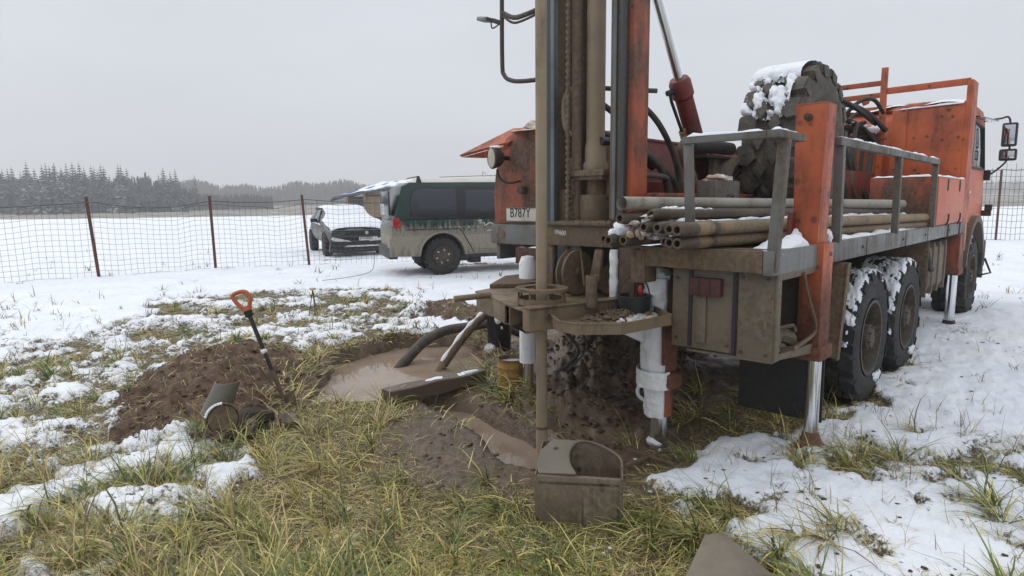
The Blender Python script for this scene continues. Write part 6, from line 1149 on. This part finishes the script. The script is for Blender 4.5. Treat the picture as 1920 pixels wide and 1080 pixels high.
sz = r.uniform(.6, 1.25, m); hue = fbm(cx*.7, cy*.7, 3, 31)+.25*r.normal(0, 1, m); ti = np.repeat(np.arange(m), per); n = len(ti); rad = .035*sz[ti]*np.sqrt(r.random(n)); pa = r.uniform(0, 6.28, n)
x = cx[ti]+rad*np.cos(pa); y = cy[ti]+rad*np.sin(pa); fy = np.clip(y/4.0, .9, 1.9); comb = flow(cx, cy)[ti]+2.6
az = comb+r.normal(0, 1.05, n); h_ = hue[ti]+.12*r.normal(0, 1, n); ci = np.where(h_ > .02, r.choice([0, 0, 1, 1, 2, 3], n), np.where(h_ > -.18, r.choice([0, 1, 2, 3, 4, 4], n), r.integers(2, 7, n)))
blades('grass', x, y, r.uniform(.12, .36, n)*sz[ti]*np.where(y > 6, .7, 1), az, np.where(r.random(n) < .42, r.uniform(.2, .9, n), r.uniform(.8, 1.42, n)), r.uniform(.12, .42, n), r.uniform(.0034, .0080, n)*np.where((y < 3.1) & (r.random(n) < .3), 1.7, 1)*fy, ci, 6)
# straw and grass hanging over the banks of the pit and the trench
r = np.random.default_rng(77); m = 9000; x = r.uniform(-2.3, .7, m); y = r.uniform(3.5, 8.1, m); d1 = sdf(x, y, PIT); d2 = sdf(x, y, SLOT); k = ((d1 < .02) & (d1 > -.34) & ((y > 6.2) | (x < -1.3) | (r.random(m) < .4)) & (r.random(m) < .8)) | ((d2 < -.02) & (d2 > -.35) & (y > 4.3) & (x > -.45) & (x < .35) & (r.random(m) < .95)) | ((d2 < 0) & (d2 > -.3) & (r.random(m) < .12)); x, y = x[k], y[k]; n = len(x)
azp = np.where(sdf(x, y, PIT) > -.4, np.arctan2(6.1-y, -1.0-x), np.arctan2(4.4-y, -.1-x))
blades('grass', x, y, r.uniform(.08, .26, n), azp+r.normal(0, .8, n), r.uniform(.6, 1.35, n), r.uniform(.1, .4, n), r.uniform(.004, .009, n)*np.clip(y/4, 1, 1.8), r.choice([1, 2, 3, 4, 5, 5, 6, 6], n), 78)
# thin stalks and leaves poking out of the snow
cx, cy, r = scatter(3400, 2.2, 22, 1.35, 9, .95); z, sn, mu, re, dr = terrain(cx, cy); k = (sn > .05) & (r.random(len(cx)) < .16+.8*np.clip(fbm(cx*.6, cy*.6, 3, 45)+.1, 0, 1)+.35*(cx < -1)*(cy < 11)); cx, cy = cx[k], cy[k]; m = len(cx); per = r.integers(2, 9, m); ti = np.repeat(np.arange(m), per); n = len(ti)
x = cx[ti]+r.normal(0, .03, n); y = cy[ti]+r.normal(0, .03, n); fy = np.clip(y/4.0, .9, 3.2)
blades('dry_stalks', x, y, r.uniform(.05, .24, n), r.uniform(0, 6.28, n), np.abs(r.normal(.55, .4, n)), r.uniform(.02, .35, n), r.uniform(.0024, .005, n)*fy, r.choice([0, 3, 5, 6, 6, 6, 5], n), 12)
cx, cy, r = None, None, None
# clods and snow crumbs scattered over mud and heap
def crumbs(name, n, y0, y1, seed, test, mat, s0, s1, flat=.6):
    x, y, r = scatter(n, y0, y1, 1.6, seed); T_ = terrain(x, y); k = test(x, y, *T_, r); x, y, z = x[k], y[k], T_[0][k]; m = len(x); base = np.array([(1, 0, 0), (.3, .95, 0), (-.8, .6, .1), (-.8, -.6, 0), (.35, -.9, 0), (.1, .1, .8), (0, 0, -.7)]); Fb = np.array([(0, 1, 5), (1, 2, 5), (2, 3, 5), (3, 4, 5), (4, 0, 5), (1, 0, 6), (2, 1, 6), (3, 2, 6), (4, 3, 6), (0, 4, 6)])
    sc_ = r.uniform(s0, s1, m)*r.uniform(.5, 1, m); V = base[None]*r.uniform(.6, 1.3, (m, 7, 1))*sc_[:, None, None]; V[..., 2] *= flat; a = r.uniform(0, 6.28, m)[:, None]; X = V[..., 0]*np.cos(a)-V[..., 1]*np.sin(a)+x[:, None]; Y = V[..., 0]*np.sin(a)+V[..., 1]*np.cos(a)+y[:, None]; Z = V[..., 2]+z[:, None]+sc_[:, None]*.15
    F_ = (Fb[None]+(np.arange(m)*7)[:, None, None]).reshape(-1, 3); me = new_mesh_np(name, np.stack([X, Y, Z], -1).reshape(-1, 3), F_, mat, True); o = bpy.data.objects.new(name, me); col.objects.link(o); tag(o, kind='stuff')
crumbs('red_clods', 9000, 3.6, 9.5, 3, lambda x, y, z, sn, mu, re, dr, r: (re > .4) & (r.random(len(x)) < .8), plain('red_brown_clod', (.115, .068, .042), .95, var=.4), .006, .042)
crumbs('clay_clods', 14000, 3.2, 7.2, 4, lambda x, y, z, sn, mu, re, dr, r: (mu > .6) & (re < .3) & (r.random(len(x)) < .10+.9*(np.hypot(x-.8, y-5.5) < .85)) & (z > -.12), plain('grey_brown_clod', (.085, .058, .040), .7, var=.4), .006, .036)
crumbs('heap_clods', 9000, 3.9, 7.0, 14, lambda x, y, z, sn, mu, re, dr, r: (np.exp(-(((x-.80)/.62)**2+((y-5.25)/.85)**2)) > r.random(len(x))*.9+.10) & (z > -.13), plain('dark_heap_clod', (.050, .032, .021), .6, var=.5), .012, .060)
crumbs('snow_crumbs', 3600, 2.3, 9, 6, lambda x, y, z, sn, mu, re, dr, r: (sn < .0) & (sn > -.45) & (r.random(len(x)) < .6) & (z > -.11), M['snow'], .005, .022)
crumbs('leaf_litter', 5200, 2.3, 16, 8, lambda x, y, z, sn, mu, re, dr, r: (sn > .02) & (r.random(len(x)) < .04+1.1*np.clip(fbm(x*1.4, y*1.4, 3, 99), 0, 1)*((x > 1)+.6*(x < -2))), plain('dark_leaves', (.06, .04, .025), .9, var=.5), .006, .024, .35)
# ------------------------------------------------------------------ far trees
def frost_mat(name, a, b_, frost, fa):
    t = NT(name); v = t.coord(); n = t.noise(v, .9, 4, .65); n2 = t.noise(v, 5, 3); c = t.mix(t.ms(n2, .3, .7), a, b_); g = t.n('ShaderNodeNewGeometry'); sp = t.n('ShaderNodeSeparateXYZ'); t.l(g.outputs['Normal'], sp.inputs[0])
    up = t.math('ABSOLUTE', sp.outputs[2]); f = t.math('MULTIPLY', t.ms(n, .42, .62), t.math('ADD', t.math('MULTIPLY', up, .6), .3)); f = t.math('MULTIPLY', f, fa); return t.set(t.mix(f, c, frost), .9)
M['spruce'] = frost_mat('spruce_needles', (.026, .036, .036), (.045, .056, .056), (.52, .57, .64), .72); M['frosty'] = frost_mat('frosted_needles', (.05, .06, .06), (.08, .09, .09), (.70, .75, .80), 1.25)
M['bare'] = frost_mat('bare_twigs', (.085, .072, .068), (.12, .10, .095), (.36, .37, .39), .6); M['bark'] = plain('bark', (.06, .05, .045), .9)
def spruce_mesh(seed, mat='spruce', sparse=False):
    r = np.random.default_rng(seed); b = MB(); H = 1.0; tiers = 20
    for i in range(tiers):
        t = i/(tiers-1); z0 = .05+.92*t; rad = (.22*(1-t)**.80+.010)*r.uniform(.8, 1.15); nb = 11 if not sparse else 7
        for k in range(nb):
            a = 2*math.pi*(k+r.uniform(-.3, .3))/nb+i*1.3; rr = rad*r.uniform(.6, 1.2); w = rr*.55; dz = -rr*r.uniform(.25, .6)
            c, s = math.cos(a), math.sin(a); p0 = A(0, 0, z0+.015); p1 = A(c*rr*.6, s*rr*.6, z0+dz*.35); p2 = A(c*rr, s*rr, z0+dz); sd_ = A(-s, c, 0)*w*.5
            b.add([p0, p1+sd_, p2, p1-sd_, p1-A(0, 0, rr*.3)], [(0, 1, 2), (0, 2, 3), (1, 4, 2), (3, 2, 4)])
    b.add([(0.006, 0, .9), (-.004, .005, .9), (-.004, -.005, .9), (0, 0, 1.03)], [(0, 1, 3), (1, 2, 3), (2, 0, 3)])
    return b.mesh('crown', M[mat], 0, False, False)
SPM = [spruce_mesh(s) for s in range(5)]+[spruce_mesh(s+9, 'frosty', True) for s in range(2)]
tb = MB(); tb.cyl((0, 0, -.05), (0, 0, .9), .012, .003, n=6); TRM = tb.mesh('trunk', M['bark'])
def tree(name, x, y, h, w, mesh, label, group):
    e = empty(name, (x, y, gz(x, y)-.2), random.uniform(0, 6.28), label, 'tree', group); e.scale = (h*w, h*w, h)
    for m in (mesh, TRM): o = bpy.data.objects.new(m.name.split('.')[0], m); col.objects.link(o); o.parent = e
    return e
def px(xp, Y): return (xp-960)/1200*Y    # direction to a distant spot -> metres
rt = random.Random(4)
xs = -8; i = 0
while xs < 352:
    Y = rt.uniform(132, 150); top = 312+rt.choice((-2, 4, 10, 18, 30))+rt.uniform(-3, 5)+(7 if xs > 250 else 0)
    h = (394-.014*(xs)-top)/1200*Y*1.0+1.4; tree('spruce_tree', px(xs, Y), Y, h, rt.uniform(.85, 1.25), SPM[i % 5], 'tall dark spruce with light frost in the front edge of the forest on the left', 'spruces along the forest edge'); xs += rt.uniform(4, 10); i += 1
for xs, h, Y in ((376, 8.5, 190), (120, 8, 126), (132, 7.2, 125), (72, 6.6, 127), (60, 5.8, 126), (100, 6.2, 125), (238, 6.5, 128)):
    f = xs != 376
    tree('frosted_tree' if f else 'spruce_tree', px(xs, Y), Y, h+2, 1.4 if f else .8, SPM[5+(xs % 2)] if f else SPM[2], 'small tree thick with white frost at the foot of the dark spruces' if f else 'lone spruce top standing above the grey wood right of the dark spruces', 'frosted young trees' if f else None)
# the wood behind, too dense to count
def wood(name, n, x0, x1, Y0, Y1, hfun, seed, mat, w0, tri=7):
    r = np.random.default_rng(seed); Y = r.uniform(Y0, Y1, n); xp = r.uniform(x0, x1, n); X = (xp-960)/1200*Y; h = hfun(xp, Y)*r.uniform(.70, 1.08, n); Z = terrain(X, Y)[0]; Vs = []; 
    for j in range(tri):       # each tree a fan of ragged upright slivers
        t = (j+.5)/tri; a = r.uniform(0, 6.28, n); rr = w0*h*(1.05-t)*r.uniform(.5, 1.2, n); zb = Z+h*(t*.72-.02); zt = Z+h*np.minimum(1.0, t+.42*r.uniform(.7, 1.1, n)); dx = np.cos(a)*rr; dy = np.sin(a)*rr
        o1 = np.stack([X-dx*.5, Y-dy*.5, zb], -1); o2 = np.stack([X+dx*.5, Y+dy*.5, zb+h*.04], -1); o3 = np.stack([X+dx*r.uniform(.1, .7, n), Y+dy*.3, zt], -1); o4 = np.stack([X-dx*r.uniform(.1, .8, n), Y-dy*.3, zt-h*.06], -1); Vs.append(np.stack([o1, o2, o3, o4], 1))
    V = np.concatenate(Vs, 0).reshape(-1, 3); F_ = np.arange(len(V)).reshape(-1, 4); me = new_mesh_np(name, V, F_, mat); o = bpy.data.objects.new(name, me); col.objects.link(o); tag(o, kind='stuff'); return o
wood('woodland', 1700, -120, 520, 150, 185, lambda xp, Y: (392-335+7*np.sin(xp*.03)-34*np.clip((xp-300)/150, 0, 1))/1200*Y*.95, 1, M['bare'], .14)
wood('woodland', 700, -120, 380, 152, 190, lambda xp, Y: (392-328+6*np.sin(xp*.05)-22*np.clip((xp-280)/120, 0, 1))/1200*Y*.95*(.85+.2*np.sin(xp*1.7)), 2, M['spruce'], .20)
wood('distant_woodland', 2600, 330, 960, 300, 390, lambda xp, Y: (386-348+5*np.sin(xp*.021+1)+3*np.sin(xp*.07)+6*np.clip((600-xp)/200, 0, 1))/1200*Y, 3, M['bare'], .16, 6)
wood('distant_woodland', 1600, 560, 2300, 420, 520, lambda xp, Y: (381-348+4*np.sin(xp*.013))/1200*Y*.9, 4, M['bare'], .2, 6)
# low wooded ridge on the right horizon
b = MB(); xs_ = np.linspace(-900, 2600, 90)
b.grid(140, 5, lambda u, v: ((lambda X: (X, 620+120*v, (1-abs(v-.5)*2)**.6*(13.5+3*math.sin(X*.008)+1.2*math.sin(X*.05)+.7*math.sin(X*.21)) - (3 if v in (0, 1) else 0)))(-600+1480*u)))
rg_ = b.build('hills', frost_mat('wooded_ridge', (.055, .06, .07), (.075, .08, .09), (.3, .32, .36), .3), None, fixn=False); tag(rg_, kind='structure')
# ------------------------------------------------------------------ damp winter air
hz = NT('air'); hz.t.nodes.remove(hz.p); pv = hz.n('ShaderNodeVolumePrincipled'); pv.inputs['Color'].default_value = (.96, .975, 1.0, 1); pv.inputs['Density'].default_value = .0014; pv.inputs['Anisotropy'].default_value = 0.0
hz.l(pv.outputs[0], hz.out.inputs['Volume'])
b = MB(); b.box(-950, 950, -14, 780, -4, 40); hb_ = b.build('haze', hz.m, None, smooth=False); tag(hb_, kind='stuff')
